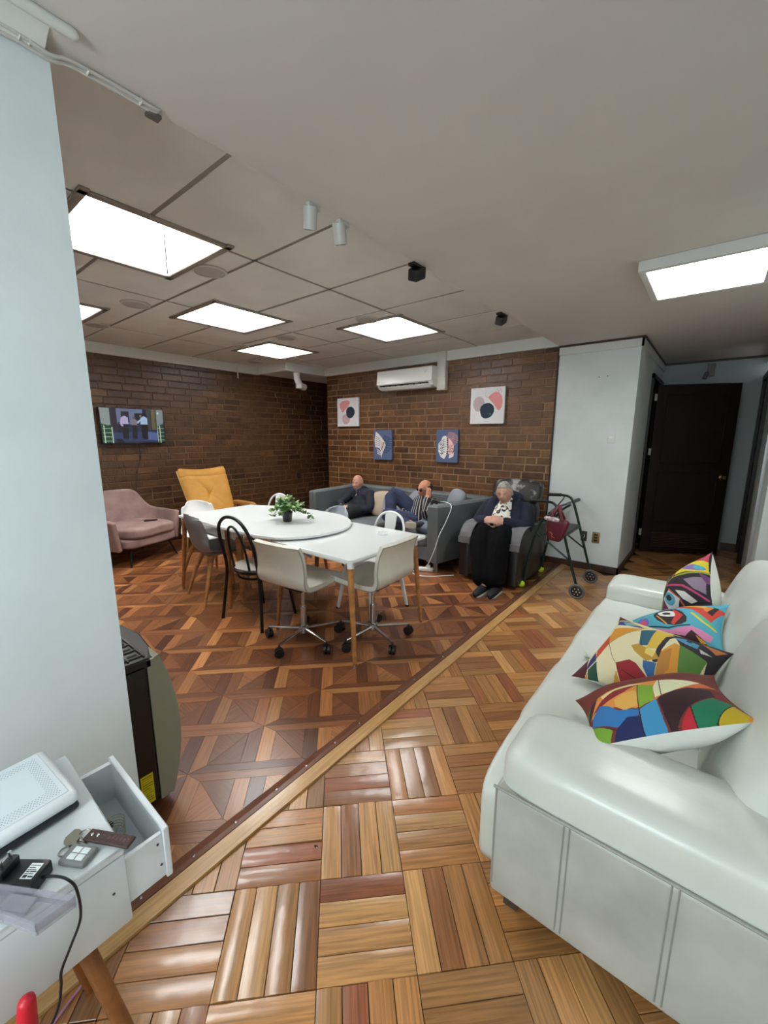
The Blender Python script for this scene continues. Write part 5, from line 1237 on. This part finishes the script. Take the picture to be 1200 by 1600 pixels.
legs(t, [([hip+Vector((.09, 0, -.06)), kL, Vector((-1.53, 3.64, .14))], [.12, .11, .105]), ([hip+Vector((-.09, 0, -.06)), kR, Vector((-1.66, 3.62, .14))], [.12, .11, .105]), ([Vector((-1.67, 3.84, .46)), Vector((-1.60, 3.64, .15))], [.11, .115]), ([hip+Vector((-.09, 0, -.06)), hip+Vector((.09, 0, -.06))], [.12, .12])], BS, 'long_skirt')
SH = mat('black_shoe', (20, 20, 24), .6)
g = G(); shoe(g, fL+Vector((0, 0, -.038)), (.05, -1, 0), .25); shoe(g, fR+Vector((0, 0, -.038)), (-.02, -1, 0), .25); g.blob('shoes', SH, t, vox=.007, it=2)
g = G()
for ff, dx in ((fL, .05), (fR, -.02)): g.prism([(ff.x+x, ff.y+y) for x, y in ((-.036, .05), (.036, .05), (.040, -.12), (.026, -.172), (-.018, -.176), (-.038, -.13))], .002, .017)
g.obj('shoe_sole', mat('white_sole', (205, 205, 205), .5), t)
face(t, MH, hs, SKIN3, 0, (150, 140, 130), (160, 100, 90))
capmesh(t, 'hair', MH, hs, mat('grey_white_hair', (178, 172, 162), .8, bump=.5, bscale=120, var=.3, vscale=30), 0, 0, 1.05, lambda x, y, z: z > .078+.1*max(0, y)*0-abs(x)*.25 or (y < .012 and z > -.03 and abs(x) > .05) or (y < -.03 and z > -.075), .006)
t = thing('pale_stick', (-1.69, 3.915, .565), 'slim pale stick held below the clasped hands of the woman', 'stick'); G().tube([(0, 0, -.03), (0, .01, .05)], .006, 8).obj('body', mat('pale_stick', (200, 198, 192), .5), t)
# ------------------------------------------------------------ recliner
RL = mat('dark_brown_leather', (26, 20, 19), .4, bump=.2, bscale=16, var=.3, vscale=5); RW = mat('worn_leather', (40, 37, 38), .5, bump=.3, bscale=14, dirt=(150, 146, 144), vscale=7)
for q in RW.node_tree.nodes:
    if q.bl_idname == 'ShaderNodeMapRange': q.inputs[1].default_value = .54; q.inputs[2].default_value = .62
GRY = mat('grey_cloth', (112, 110, 112), .9, bump=.4, bscale=30, dirt=(96, 92, 94), vscale=12)
t = thing('recliner', (0, 0, 0), 'dark leather recliner with worn headrest and grey cloths over its arms', 'armchair')
G().box((-1.70, 4.18, .20), (.44, .72, .32), .03, 3).obj('seat_base', RL, t)
G().cush((-1.70, 4.12, .40), (.46, .62, .16), 5, 8).obj('seat_cushion', RL, t)
G().box((-1.70, 3.83, .23), (.44, .06, .34), .02, 3).obj('footrest', RL, t)
def armp(y0, y1, h, r):
    o = [(y0, .04)]
    for k in range(9): a = PI-k*PI/2/8; o.append((y0+r+r*math.cos(a), h-r+r*math.sin(a)))
    for k in range(1, 7): o.append((y0+r+(y1-y0-r)*k/6, h-.03*(k/6)**2))
    o.append((y1, .04)); return o
for x0, x1 in ((-2.02, -1.90), (-1.50, -1.375)):
    pr = armp(3.80, 4.62, .60, .22); n = len(pr); g = G()
    cx = (x0+x1)/2; vs = []
    for (xx, sh) in ((x0, .014), (x0+.014, 0), (x1-.014, 0), (x1, .014)):
        cy_, cz_ = 4.2, .3
        for (y, z) in pr: vs.append((xx, y+(cy_-y)*sh*2, z+(cz_-z)*sh*2.2))
    fs = [[k*n+i, k*n+(i+1) % n, (k+1)*n+(i+1) % n, (k+1)*n+i] for k in range(3) for i in range(n)]+[list(range(n))[::-1], [3*n+i for i in range(n)]]
    g.add(vs, fs); g.obj('armrest', RL, t)
    g = G(); pts = [p for p in pr if p[1] > .44 or p[0] > 4.0][:14]
    prm = [(y, z) for (y, z) in pr[1:13]]; prm = [(3.80, .46)]+prm[0:]
    def clo(u, v, prm=prm, x0=x0, x1=x1):
        s_ = v*(len(prm)-1); i = min(int(s_), len(prm)-2); a, b = prm[i], prm[i+1]; w_ = s_-i; y, z = a[0]+(b[0]-a[0])*w_, a[1]+(b[1]-a[1])*w_
        return Vector((x0-.006+(x1-x0+.012)*u, y-.006*(1-v), z+.008+.002*math.sin(u*9+v*14)))
    g.grid(clo, 10, 30, .006)
    c_ = g.obj('arm_cloth', GRY, t)
def rb(q): q.y += .10*(q.z/.30); return q
G().cush((-1.72, 4.58, .55), (.50, .22, .50), 4, 10, fn=rb).obj('backrest', RL, t)
G().cush((-1.75, 4.68, .88), (.57, .20, .27), 4, 10, fn=rb).obj('headrest', RW, t)
# ------------------------------------------------------------ walker with bag
WG = mat('dark_green_metal', (18, 44, 40), .3, metal=.4, coat=.3)
t = thing('walking_frame', (0, 0, 0), 'dark green wheeled walking frame with tennis ball feet by the white wall', 'walker')
TB = mat('tennis_ball_felt', (188, 214, 40), .9, bump=.4, bscale=150); TY = mat('grey_tyre', (92, 90, 88), .7)
for y in (4.0, 4.55):
    G().tube(cat([(-1.34, y, .888), (-1.24, y, .893), (-1.15, y, .885), (-1.105, y, .84), (-1.06, y, .72), (-.94, y, .32), (-.862, y, .075)], 6), .0125, 10).obj('front_leg', WG, t)
    G().tube([(-1.35, y, .888), (-1.23, y, .894)], .017, 12, round_=True).obj('hand_grip', BLACK, t)
    G().tube(cat([(-1.12, y, .80), (-1.20, y, .74), (-1.255, y, .66), (-1.29, y, .55), (-1.345, y, .28), (-1.375, y, .05)], 6), .0125, 10).obj('rear_leg', WG, t)
    G().tube([(-1.28, y, .575), (-.965, y, .36)], .009, 8).obj('side_brace', WG, t)
    G().ell((-1.378, y+(.0 if y > 4.2 else -.05), .034), .034, 16).obj('tennis_ball', TB, t)
    wh = G(); M = Matrix.Translation((-.862, y-.03, .073)) @ Matrix.Rotation(PI/2, 4, 'X')
    wh.loop([(.0605*math.cos(a*PI/14), .0605*math.sin(a*PI/14), 0) for a in range(28)], .0128, 10, M=M); w_ = wh.obj('wheel', TY, t)
    G().lathe([(.012, -.016), (.050, -.009), (.050, .009), (.012, .016)], 24, M=M).obj('wheel_disc', BLACK, w_)
    g = G()
    for k in range(6): a = k*PI/3; g.ell((.030*math.cos(a), .030*math.sin(a), .0155), (.005, .005, .001), 8, M=M)
    g.ell((0, 0, .018), (.008, .008, .004), 10, M=M); g.obj('wheel_bolts', CHROME, w_)
G().tube([(-1.17, 4.0, .78), (-1.19, 4.30, .80), (-1.17, 4.55, .80)], .0125, 10).tube([(-1.17, 4.55, .80), (-1.155, 4.98, .80)], .0125, 10).obj('back_bar', WG, t)
G().tube([(-1.155, 4.80, .80), (-1.15, 4.985, .80)], .019, 12, round_=True).obj('foam_grip', mat('grey_foam', (92, 94, 94), .8), t)
G().box((-1.10, 4.275, .585), (.17, .54, .035), .012, 3).obj('seat', mat('walker_seat_grey', (66, 68, 70), .6), t)
G().tube([(-1.20, 4.0, .57), (-1.20, 4.55, .57)], .009, 8).tube([(-1.02, 4.0, .57), (-1.02, 4.55, .57)], .009, 8).obj('seat_rail', WG, t)
G().tube(cat([(-1.19, 4.54, .882), (-1.20, 4.53, .85), (-1.235, 4.53, .80), (-1.25, 4.53, .77)], 4), .006, 8).obj('brake_lever', BLACK, t)
t = thing('burgundy_bag', (-1.075, 3.93, .665), 'burgundy bag with white lining hanging on the walking frame', 'bag')
BG = mat('burgundy_leather', (88, 20, 34), .45, bump=.15, bscale=25)
def bag(q): k = (q.z+.11)/.22; q.x *= .62+.38*k+.05; q.y *= .7+.3*k; return q
G().cush((0, 0, -.02), (.20, .09, .22), 5, 10, rot=(0, math.radians(10), 0), fn=bag).obj('body', BG, t)
G().cush((-.04, -.03, .082), (.14, .065, .04), 3, 8, rot=(0, .1, 0)).obj('lining', mat('white_lining', (214, 208, 210), .8, bump=.5, bscale=60, dirt=(120, 60, 72), vscale=40), t)
for dy in (-.035, .035):
    G().tube(cat([(-.05, dy, .08), (-.03, dy*.7, .15), (.0, dy*.3+.03, .20), (.025, dy*.5, .15), (.055, dy, .08)], 6), .009, 8, sy=1.6).obj('handle', BG, t)
G().tube([(-.045, -.054, -.035), (-.02, -.056, -.055), (-.03, -.056, -.075), (.0, -.052, -.09)], .004, 6).obj('gold_mark', mat('gold_print', (150, 88, 40), .4), t)
# ------------------------------------------------------------ on the walls
t = thing('air_conditioner', (-3.50, 4.985, 2.315), 'white wall mounted air conditioner under the cornice', 'air conditioner')
ACW = mat('ac_gloss_white', (226, 226, 222), .2, coat=.3); ACG = mat('ac_grey', (178, 180, 180), .4)
g = G(); pr = [(0, .115), (-.17, .115), (-.19, .10), (-.205, -.08), (-.17, -.125), (-.10, -.155), (0, -.155)]
n = len(pr); xa, xb = -.47, .47
def ext(pr, xa, xb, name, m_, par, M=None):
    n = len(pr); vs = [(xa, y, z) for y, z in pr]+[(xb, y, z) for y, z in pr]
    return G().add(vs, [list(range(n)), [n+i for i in range(n)][::-1]]+[[i, n+i, n+(i+1) % n, (i+1) % n] for i in range(n)]).obj(name, m_, par, ang=25)
ext(pr, xa, xb, 'housing', ACW, t)
ext([(-.193, .11), (-.202, .108), (-.217, -.075), (-.206, -.078)], xa, xb, 'front_cover', ACW, t)
ext([(-.203, -.088), (-.172, -.128), (-.176, -.131), (-.208, -.094)], xa+.05, xb-.06, 'air_slot', mat('ac_slot_dark', (28, 28, 30), .6), t)
ext([(-.205, -.112), (-.160, -.150), (-.164, -.156), (-.209, -.118)], xa+.04, xb-.04, 'louvre', ACW, t)
g = G(); [g.box((-.40+.105*k, -.197, -.104), (.075, .006, .006), rot=(.75, 0, 0)) for k in range(8)]; g.obj('vane', ACG, t)
g = G(); g.box((.36, -.2115, .045), (.016, .002, .018)).box((.385, -.2113, .05), (.012, .002, .012)); g.obj('display', mat('ac_display', (190, 196, 232), .3), t)
g = G(); [g.box((-.445+.010*k, -.2185, -.045), (.006, .001, .007)) for k in range(4)]; g.obj('lettering', mat('ac_letter_grey', (90, 92, 96), .5), t, smooth=False)
t = thing('pipe_duct', (-2.975, 4.96, 2.37), 'white square pipe duct beside the air conditioner', 'duct'); g = G(); g.box((0, -.005, -.0), (.13, .085, .50), .006, 2); g.obj('cover', mat('duct_white', (206, 204, 194), .4), t)
def picture(x0, x1, z0, z1, base_, shapes, label, nx=90, ny=110, dep=.035):
    t = thing('wall_picture', ((x0+x1)/2, 4.978, (z0+z1)/2), label, 'picture', 'canvas pictures on the brick wall'); W_, H_ = x1-x0, z1-z0
    G().box((0, -.005, 0), (W_, dep, H_), .003, 1).obj('canvas_block', mat('canvas_edge_%d' % base_[0], [v*.9 for v in base_], .8), t)
    print_obj('printed_face', lambda u, v: Vector((-W_/2+W_*u, -.005-dep/2-.001, -H_/2+H_*v)), paint(shapes, base_, nx, ny), print_mat('canvas_print', .8), t, False)
def blobp(cx, cy, rx, ry, w_=.06, ph=0, n=28):
    return [(cx+rx*math.cos(a)*(1+w_*math.sin(3*a+ph)), cy+ry*math.sin(a)*(1+w_*math.sin(2*a+ph))) for a in [2*PI*k/n for k in range(n)]]
def P_(cx, pts): return pts
picture(-4.975, -4.505, 1.665, 2.115, (214, 212, 216), [('p', (214, 142, 140), [(.12, .70), (.10, .80), (.25, .90), (.50, .92), (.62, .86), (.55, .72), (.42, .62), (.28, .50), (.22, .52)]), ('p', (188, 158, 164), blobp(.42, .26, .19, .19)), ('l', (228, 180, 172), .008, [(.3, .3), (.5, .15), (.55, .3), (.4, .35)]), ('p', (30, 46, 62), blobp(.62, .49, .20, .21, .04, 1)), ('l', (190, 190, 196), .006, [(.65, .12), (.8, .2), (.9, .1)])], 'white canvas with pink half circle and small dark disc, left of the air conditioner')
picture(-2.54, -2.083, 1.667, 2.112, (216, 214, 216), [('p', (216, 140, 138), [(.52, .72), (.62, .82), (.74, .87), (.82, .85), (.92, .74), (.95, .60), (.93, .45), (.86, .35), (.80, .38), (.70, .52)]), ('l', (120, 110, 112), .006, [(.42, .98), (.46, .88), (.42, .80), (.50, .72)]), ('l', (170, 120, 116), .006, [(.72, .88), (.78, .95), (.82, .86), (.87, .94), (.90, .84)]), ('p', (180, 160, 164), blobp(.25, .55, .17, .21, .03)), ('p', (32, 48, 64), blobp(.50, .36, .21, .22, .05, .5)), ('l', (200, 168, 160), .006, [(.05, .05), (.12, .12), (.15, .28), (.28, .30)]), ('l', (110, 140, 150), .012, [(.58, .22), (.60, .30), (.63, .24)])], 'larger white canvas with pink petal shape and dark disc, right of the air conditioner')
def feather(cx, cy, L_, w_, ang, col, k=9, th=.03):
    o = []; ca, sa = math.cos(ang), math.sin(ang)
    for i in range(k):
        t_ = (i+.5)/k; px, py = cx+(t_-.5)*L_*ca, cy+(t_-.5)*L_*sa; ww = w_*math.sin(PI*min(1, t_*.9+.1))
        for s_ in (-1, 1): o.append(('l', col, th, [(px, py), (px+ca*ww*.6-sa*s_*ww, py+sa*ww*.6+ca*s_*ww)]))
    o.append(('l', col, th*.8, [(cx-L_*.5*ca, cy-L_*.5*sa), (cx+L_*.5*ca, cy+L_*.5*sa)])); return o
picture(-4.19, -3.83, 1.15, 1.60, (84, 98, 132), feather(.72, .48, .62, .30, 1.1, (44, 56, 90), 9, .03)+[('p', (216, 208, 206), [(.13, .95), (.30, .86), (.50, .72), (.66, .55), (.66, .46), (.50, .22), (.42, .04), (.40, .20), (.30, .38), (.10, .42), (.06, .66)]), ('p', (84, 98, 132), [(.05, .42), (.32, .40), (.42, .28), (.10, .20)]), ('p', (206, 188, 186), [(.40, .62), (.62, .58), (.62, .46), (.48, .26), (.40, .38)]), ('l', (70, 50, 62), .03, [(.58, .58), (.44, .34)])]+[('l', (214, 206, 204), .03, [(.20, .36-.07*k), (.40, .26-.05*k)]) for k in range(3)]+[('l', (90, 100, 128), .012, [(.10, .80-.07*k), (.36, .70-.06*k)]) for k in range(5)], 'blue canvas with single white feather leaf, the left of the two blue ones', 80, 100)
picture(-3.042, -2.705, 1.155, 1.597, (78, 92, 124), feather(.72, .66, .50, .26, 1.25, (186, 132, 122), 9, .02)+[('p', (216, 208, 206), [(.28, .78), (.40, .82), (.50, .78), (.52, .60), (.55, .36), (.46, .18), (.38, .10), (.22, .16), (.10, .34), (.10, .56), (.22, .66)]), ('p', (222, 180, 172), [(.56, .76), (.70, .66), (.82, .52), (.80, .36), (.66, .20), (.56, .26)]), ('p', (214, 206, 206), [(.60, .20), (.84, .32), (.80, .18), (.60, .12)])]+feather(.30, .46, .52, .16, 1.35, (84, 122, 128), 8, .018)+[('e', (30, 32, 46), .54-.03*abs(k-4)/4, .72-.055*k, .03, .018) for k in range(9)]+feather(.66, .38, .36, .12, 1.1, (150, 100, 96), 7, .016)+[('l', (60, 60, 76), .016, [(.12, .40), (.34, .46)]), ('l', (60, 60, 76), .016, [(.14, .56), (.34, .54)]), ('l', (60, 60, 76), .016, [(.2, .26), (.42, .30)])], 'blue canvas with white monstera leaf and pink fronds, the right of the two blue ones', 80, 100)
# TV
t = thing('television', (-5.99, 2.20, 1.628), 'wall mounted flat television showing three people in a street', 'television')
W_, H_ = .745, .435
G().box((-.0, 0, 0), (.05, W_+.02, H_+.02), .005, 2).obj('bezel', BLACK, t); G().box((-.033, 0, 0), (.025, .3, .2)).obj('wall_bracket', BLACKMETAL, t)
tv = [('p', (40, 44, 66), [(0, 0), (1, 0), (1, 1), (0, 1)]), ('p', (112, 122, 152), [(.20, .55), (.72, .55), (.72, 1), (.20, 1)]), ('p', (50, 62, 110), [(.15, .05), (.88, .05), (.88, .36), (.15, .30)]), ('p', (92, 110, 160), [(.66, .10), (.88, .08), (.88, .30), (.70, .34)]),
 ('p', (30, 36, 50), [(.31, .60), (.44, .60), (.44, .92), (.31, .92)]), ('p', (26, 34, 44), [(.52, .55), (.66, .55), (.66, .88), (.52, .88)]), ('p', (46, 30, 44), [(.15, .4), (.24, .4), (.24, 1), (.15, 1)]), ('p', (24, 26, 62), [(.66, .4), (.72, .4), (.72, 1), (.66, 1)]), ('p', (66, 66, 62), [(.72, .38), (.78, .38), (.78, 1), (.72, 1)]), ('p', (110, 100, 62), [(.80, .4), (.87, .4), (.87, 1), (.80, 1)]),
 ('p', (18, 16, 24), [(.24, .32), (.34, .32), (.36, .60), (.26, .60)]),
 ('p', (150, 162, 158), [(0, .45), (.14, .52), (.14, 1), (0, 1)]), ('p', (28, 70, 44), [(0, 0), (.16, 0), (.14, .48), (0, .56)]), ('p', (140, 150, 152), [(.88, .5), (1, .6), (1, 1), (.88, 1)]), ('p', (22, 60, 40), [(.88, 0), (1, 0), (1, .58), (.88, .50)])]
for k in range(4): tv += [('l', (196, 222, 196), .012, [(.02, .06+.12*k), (.15, .06+.12*k)]), ('l', (190, 216, 196), .012, [(.89, .08+.12*k), (1, .08+.12*k)])]
tv += [('l', (200, 226, 200), .012, [(.04, 0), (.04, .5)]), ('l', (200, 226, 200), .014, [(.155, 0), (.155, .45)]), ('l', (200, 226, 200), .012, [(.93, .0), (.93, .52)]), ('l', (210, 230, 210), .012, [(.885, .02), (.885, .5)]), ('e', (225, 232, 228), .915, .90, .018, .03)]
for (x, sh, w_) in ((.36, (196, 184, 222), .05), (.76-.09, (176, 206, 240), .055)):
    tv += [('p', (14, 12, 18), [(x-w_, .12), (x+w_*.9, .10), (x+w_, .55), (x-w_, .55)]), ('p', sh, [(x-w_*1.05, .55), (x+w_, .55), (x+w_*1.1, .74), (x, .80), (x-w_, .74)]), ('e', (26, 20, 24), x+.015, .84, .028, .05)]
tv += [('l', (196, 184, 222), .035, [(.32, .72), (.30, .56), (.32, .50)]), ('l', (180, 206, 240), .04, [(.63, .70), (.56, .60)]), ('e', (170, 130, 110), .62, .80, .016, .035), ('p', (20, 16, 22), [(.46, .12), (.54, .12), (.55, .52), (.47, .52)]), ('p', (140, 128, 140), [(.46, .52), (.55, .52), (.56, .66), (.50, .74), (.46, .66)]), ('e', (110, 90, 92), .51, .74, .02, .04), ('p', (18, 18, 20), [(.22, .0), (.34, .0), (.30, .12), (.20, .12)])]
print_obj('screen', lambda u, v: Vector((.0265, -W_/2+W_*u, -H_/2+H_*v)), paint(tv, (30, 30, 40), 128, 76), print_mat('tv_screen', .3, emit=.30), t, False)
G().box((.027, .02, -H_/2-.006), (.004, .05, .008)).obj('maker_plate', mat('plate_grey', (80, 82, 86), .4), t)
G().tube(cat([(-.045, .06, -.22), (-.045, .07, -.40), (-.04, .0, -.62), (-.045, -.03, -.85)], 6), .004, 6).obj('power_cable', mat('dark_cable', (40, 26, 22), .6), t)
# sockets and switch
t = thing('wall_socket', (-6.03, 4.95, .78), 'dark wall socket on the brick wall near the corner', 'socket'); g = G(); g.box((.008, 0, 0), (.016, .075, .11), .005, 2); g.obj('plate', BLACK, t); G().ell((.016, 0, 0), (.006, .02, .02), 10).obj('outlet', mat('dark_grey', (50, 48, 46), .5), t)
t = thing('light_switch', (-.886, 4.998, 1.495), 'white rocker light switch on the white wall', 'switch'); G().box((0, -.004, 0), (.072, .009, .115), .003, 2).obj('plate', mat('switch_plate', (214, 216, 212), .4), t); G().box((0, -.011, 0), (.035, .008, .026), .002, 2).obj('rocker', WHITE, t)
t = thing('wall_socket', (-.937, 4.998, .385), 'three hole socket with tan brass plate on the white wall', 'socket'); G().box((0, -.004, 0), (.078, .009, .125), .003, 2).obj('plate', mat('tan_brass', (142, 112, 70), .4, metal=.3), t)
for z in (.032, 0, -.032): G().box((0, -.009, z), (.036, .004, .019), .001, 1).obj('outlet', BLACK, t)
t = thing('open_junction_box', (-1.062, 4.998, .385), 'open black junction box with loose wire, left of the brass socket', 'junction box'); G().box((0, -.003, 0), (.062, .007, .115), .003, 2).obj('box', BLACK, t); G().tube(cat([(0, -.008, .02), (.01, -.018, 0), (-.006, -.012, -.03), (.004, -.008, -.06)], 4), .003, 6).obj('wire', WHITE, t)
g = G(); [g.ell((x, 4.999, z), (.006, .003, .006), 8) for x, z in ((-.98, 2.14), (-1.06, 2.135))]; o = g.obj('screw_holes', mat('hole_dark', (60, 58, 56), .8), bpy.data.objects['wall_white']); o['kind'] = 'stuff'
# hall door
DM = mat('very_dark_wood', (26, 11, 10), .45, var=.3, vscale=12, spec=.3)
jm = G()
for (y0, y1, z0, z1) in ((6.02, 6.08, 0, 2.26), (7.0, 7.05, 0, 2.26), (6.02, 7.05, 2.20, 2.26)): jm.box((-.72, (y0+y1)/2, (z0+z1)/2), (.11, y1-y0, z1-z0), .004, 1)
struct(jm.obj('door_1_frame', DM))
hx, hy = -.645, 6.22; ex, ey = .158, 6.60; Ld = math.hypot(ex-hx, ey-hy); an = math.atan2(ey-hy, ex-hx)
d = bpy.data.objects.new('door_1', None); COL.objects.link(d); d.location = (hx, hy, 0); d.rotation_euler = (0, 0, an); struct(d)
g = G(); g.box((Ld/2, 0, 1.09), (Ld, .036, 2.10), .003, 1); g.obj('door_leaf', DM, d)
for (z0, z1) in ((1.18, 2.02), (.42, 1.06)):
    g = G()
    for (x, z, w_, h_) in ((Ld/2, z0, Ld-.24, .02), (Ld/2, z1, Ld-.24, .02), (.12, (z0+z1)/2, .02, z1-z0), (Ld-.12, (z0+z1)/2, .02, z1-z0)): g.box((x, -.02, z), (w_, .012, h_), .004, 1)
    g.obj('panel_moulding', DM, d)
g = G(); [g.box((Ld/2, -.02, .10+.022*k), (Ld-.24, .008, .012), rot=(.5, 0, 0)) for k in range(9)]; g.obj('louvre_slat', mat('dark_louvre', (58, 40, 34), .5), d)
BRS = mat('brass_knob', (176, 140, 84), .2, metal=1)
g = G(); M = Matrix.Translation((Ld-.075, -.018, 1.015)) @ Matrix.Rotation(PI/2, 4, 'X'); g.lathe([(.03, 0), (.03, .005), (.012, .012), (.012, .03), (.026, .04), (.030, .055), (.022, .068), (.003, .070)], 20, M=M); g.obj('door_knob', BRS, d)
for z in (1.99, 1.32, .28): G().box((-.012, -.018, z), (.03, .006, .085), .001, 1).obj('hinge', mat('hinge_steel', (170, 168, 160), .4, metal=.5), d)
jm = G(); jm.box((.385, 6.42, 1.10), (.05, .12, 2.20), .004, 1); jm.box((.385, 7.05-.02, 1.10), (.05, .05, 2.20)); jm.box((.385, 6.72, 2.22), (.05, .72, .07), .004, 1); jm.box((.44, 6.72, 1.1), (.05, .62, 2.2)); struct(jm.obj('door_2', DM))
jm = G(); jm.box((.393, 5.62, 1.1), (.014, .03, 2.2), .004, 2).box((.385, 5.36, 1.05), (.03, .025, 2.1), .004, 2); struct(jm.obj('door_3_frame', mat('grey_metal_jamb', (168, 170, 172), .4, metal=.3)))
t = thing('wall_hook', (-.18, 7.03, 2.34), 'small dark bracket fixed high on the hall end wall above the door', 'bracket'); G().box((.02, .01, .03), (.08, .03, .16), .004, 1).obj('plate', mat('bracket_grey', (120, 116, 110), .6), t); G().box((-.03, -.02, -.04), (.045, .05, .09), .006, 1, rot=(0, .25, 0)).obj('sensor', BLACK, t)
# ------------------------------------------------------------ ceiling fittings
def spot(y, label, m_, dark=False, tilt=(.5, .2)):
    t = thing('spotlight', (-1.49, y, 2.49), label, 'spotlight', 'spotlights along the ceiling step')
    G().box((-.01, 0, .0), (.03, .07, .02), .004, 1).obj('mount', m_, t)
    M = Matrix.Translation((-.03, 0, -.035)) @ Euler((tilt[0], tilt[1], 0)).to_matrix().to_4x4() @ Matrix.Scale(.82, 4)
    h = G().lathe([(.034, -.055), (.038, -.052), (.038, .05), (.030, .056)], 22, M=M).obj('housing', m_, t)
    G().lathe([(.030, -.057), (.026, -.050), (.004, -.050)], 18, M=M).obj('lens', mat('spot_lens', (120, 120, 118), .2, metal=.5), h)
SG = mat('spot_grey_paint', (186, 186, 180), .4)
spot(1.365, 'left one of two pale cylindrical spotlights at the ceiling step', SG, tilt=(.25, .35)); spot(1.55, 'right one of two pale cylindrical spotlights at the ceiling step', SG, tilt=(.35, .2))
for (y, lb) in ((2.18, 'black square ceiling track spot between the pale spotlights and the brick wall'), (3.42, 'black ceiling spot nearest the brick wall')):
    t = thing('spotlight', (-1.485, y, 2.492), lb, 'spotlight', 'black spots along the ceiling step')
    G().box((-.02, 0, .0), (.045, .12, .018), .003, 1).obj('mount', BLACK, t); G().box((-.025, .01, -.035), (.065, .10, .065), .008, 2, rot=(.5, .35, .1)).obj('housing', BLACK, t)
l = bpy.data.lights.new('picture_spot', 'SPOT'); l.energy = SPOT_W; l.color = (1, .74, .42); l.spot_size = math.radians(15); l.spot_blend = .9; l.shadow_soft_size = .03
lo = bpy.data.objects.new('picture_spot', l); COL.objects.link(lo); lo.location = (-1.64, 3.36, 2.40); lo.rotation_euler = (Vector((-4.15, 5.0, 1.78))-lo.location).to_track_quat('-Z', 'Y').to_euler()
t = thing('drain_pipe', (-5.34, 4.42, 2.51), 'white elbow drain pipe under the lowered ceiling corner', 'pipe')
PW = mat('pipe_white', (206, 204, 198), .35)
G().tube(cat([(0, 0, .02), (0, .0, -.07), (-.005, .02, -.13), (-.03, .10, -.20), (-.06, .2, -.215)], 6), .052, 18).obj('elbow', PW, t); G().tube([(-.02, .06, -.165), (-.02, .06, -.245)], .056, 18).obj('collar', PW, t)
G().tube([(0, 0, .0), (0, 0, -.04)], .058, 18).obj('socket_ring', PW, t)
t = thing('cornice_clip', (-5.99, 3.78, 2.40), 'thin white rod hanging from the cornice above the television wall', 'rod'); G().tube([(0, 0, .16), (0, 0, -.0)], .010, 8).obj('rod', PW, t)
# cables and moulding top left
t = thing('ceiling_cable', (0, 0, 0), 'bundle of white painted cables running along the ceiling step above the partition', 'cable')
CB = mat('painted_cable', (190, 186, 180), .5)
for k, (dx, dz) in enumerate(((0, 0), (.014, .004), (-.002, .016))):
    G().tube(cat([(-1.48+dx, -.6, 2.484-dz), (-1.48+dx, .20, 2.482-dz), (-1.478+dx, .37, 2.480-dz*.5), (-1.478+dx, .435, 2.474-dz*.3), (-1.476+dx, .48, 2.486-dz*.3), (-1.478+dx, .60, 2.492-dz*.3), (-1.478+dx, .69, 2.490-dz*.2), (-1.478+dx*.6, .715, 2.50)], 6), .0045, 8).obj('cable', CB, t)
for y, z in ((.375, 2.480), (.395, 2.480), (.52, 2.488), (.655, 2.490)): G().box((-1.472, y, z), (.026, .006, .016), .003, 1).obj('cable_clip', PW, t)
g = G(); vs = [(-1.488, 2.478), (-1.478, 2.474), (-1.455, 2.482), (-1.43, 2.494), (-1.405, 2.5), (-1.488, 2.5)]
n_ = len(vs); g.add([(x, -2, z) for x, z in vs]+[(x, .425, z) for x, z in vs], [list(range(n_)), [n_+i for i in range(n_)][::-1]]+[[i, n_+i, n_+(i+1) % n_, (i+1) % n_] for i in range(n_)]); struct(g.obj('trim_13', CORN))
struct(G().tube([(-1.373, -2, 2.488), (-1.373, .462, 2.488)], .013, 12, round_=True).obj('trim_14', CORN))
t = thing('ceiling_bracket', (-1.492, .70, 2.485), 'tiny brown bracket at the end of the ceiling cables', 'bracket'); G().box((0, 0, 0), (.03, .04, .012), .002, 1).obj('plate', mat('bracket_brown', (90, 84, 76), .5), t)
# charger cable on the grey sofa and power strip on the floor
t = thing('power_strip', (-2.41, 3.76, 0), 'white power adapter block on the floor before the grey sofa', 'power strip', rz=.4); G().box((0, 0, .022), (.17, .05, .044), .01, 3).obj('body', WHITE, t); G().box((.03, 0, .055), (.05, .035, .03), .006, 2).obj('plug', WHITE, t)
t = thing('charging_cable', (0, 0, 0), 'thin white charging cable hanging over the right arm of the grey sofa', 'cable')
G().tube(cat([(-2.40, 3.98, .775), (-2.28, 3.96, .778), (-2.195, 3.92, .74), (-2.195, 3.82, .60), (-2.215, 3.71, .45), (-2.25, 3.685, .30), (-2.31, 3.68, .15), (-2.375, 3.72, .06)], 8), .0045, 6).obj('wire', WHITE, t)
t = thing('floor_cable', (0, 0, 0), 'thin white cable curling on the patterned floor to the power adapter block', 'cable')
G().tube(cat([(-2.46, 3.72, .015), (-2.50, 3.64, .006), (-2.40, 3.56, .006), (-2.26, 3.62, .006), (-2.15, 3.74, .006), (-2.08, 3.82, .006)], 8), .0045, 6).obj('wire', WHITE, t)
t = thing('black_phone_cable', (0, 0, 0), 'black cable and phone lying on top of the right arm of the grey sofa', 'phone'); G().box((-2.42, 4.03, .770), (.14, .06, .008), .003, 2).obj('case', BLACK, t); G().tube(cat([(-2.49, 4.04, .776), (-2.42, 3.99, .776), (-2.31, 3.95, .774)], 4), .005, 6).obj('wire', BLACK, t)
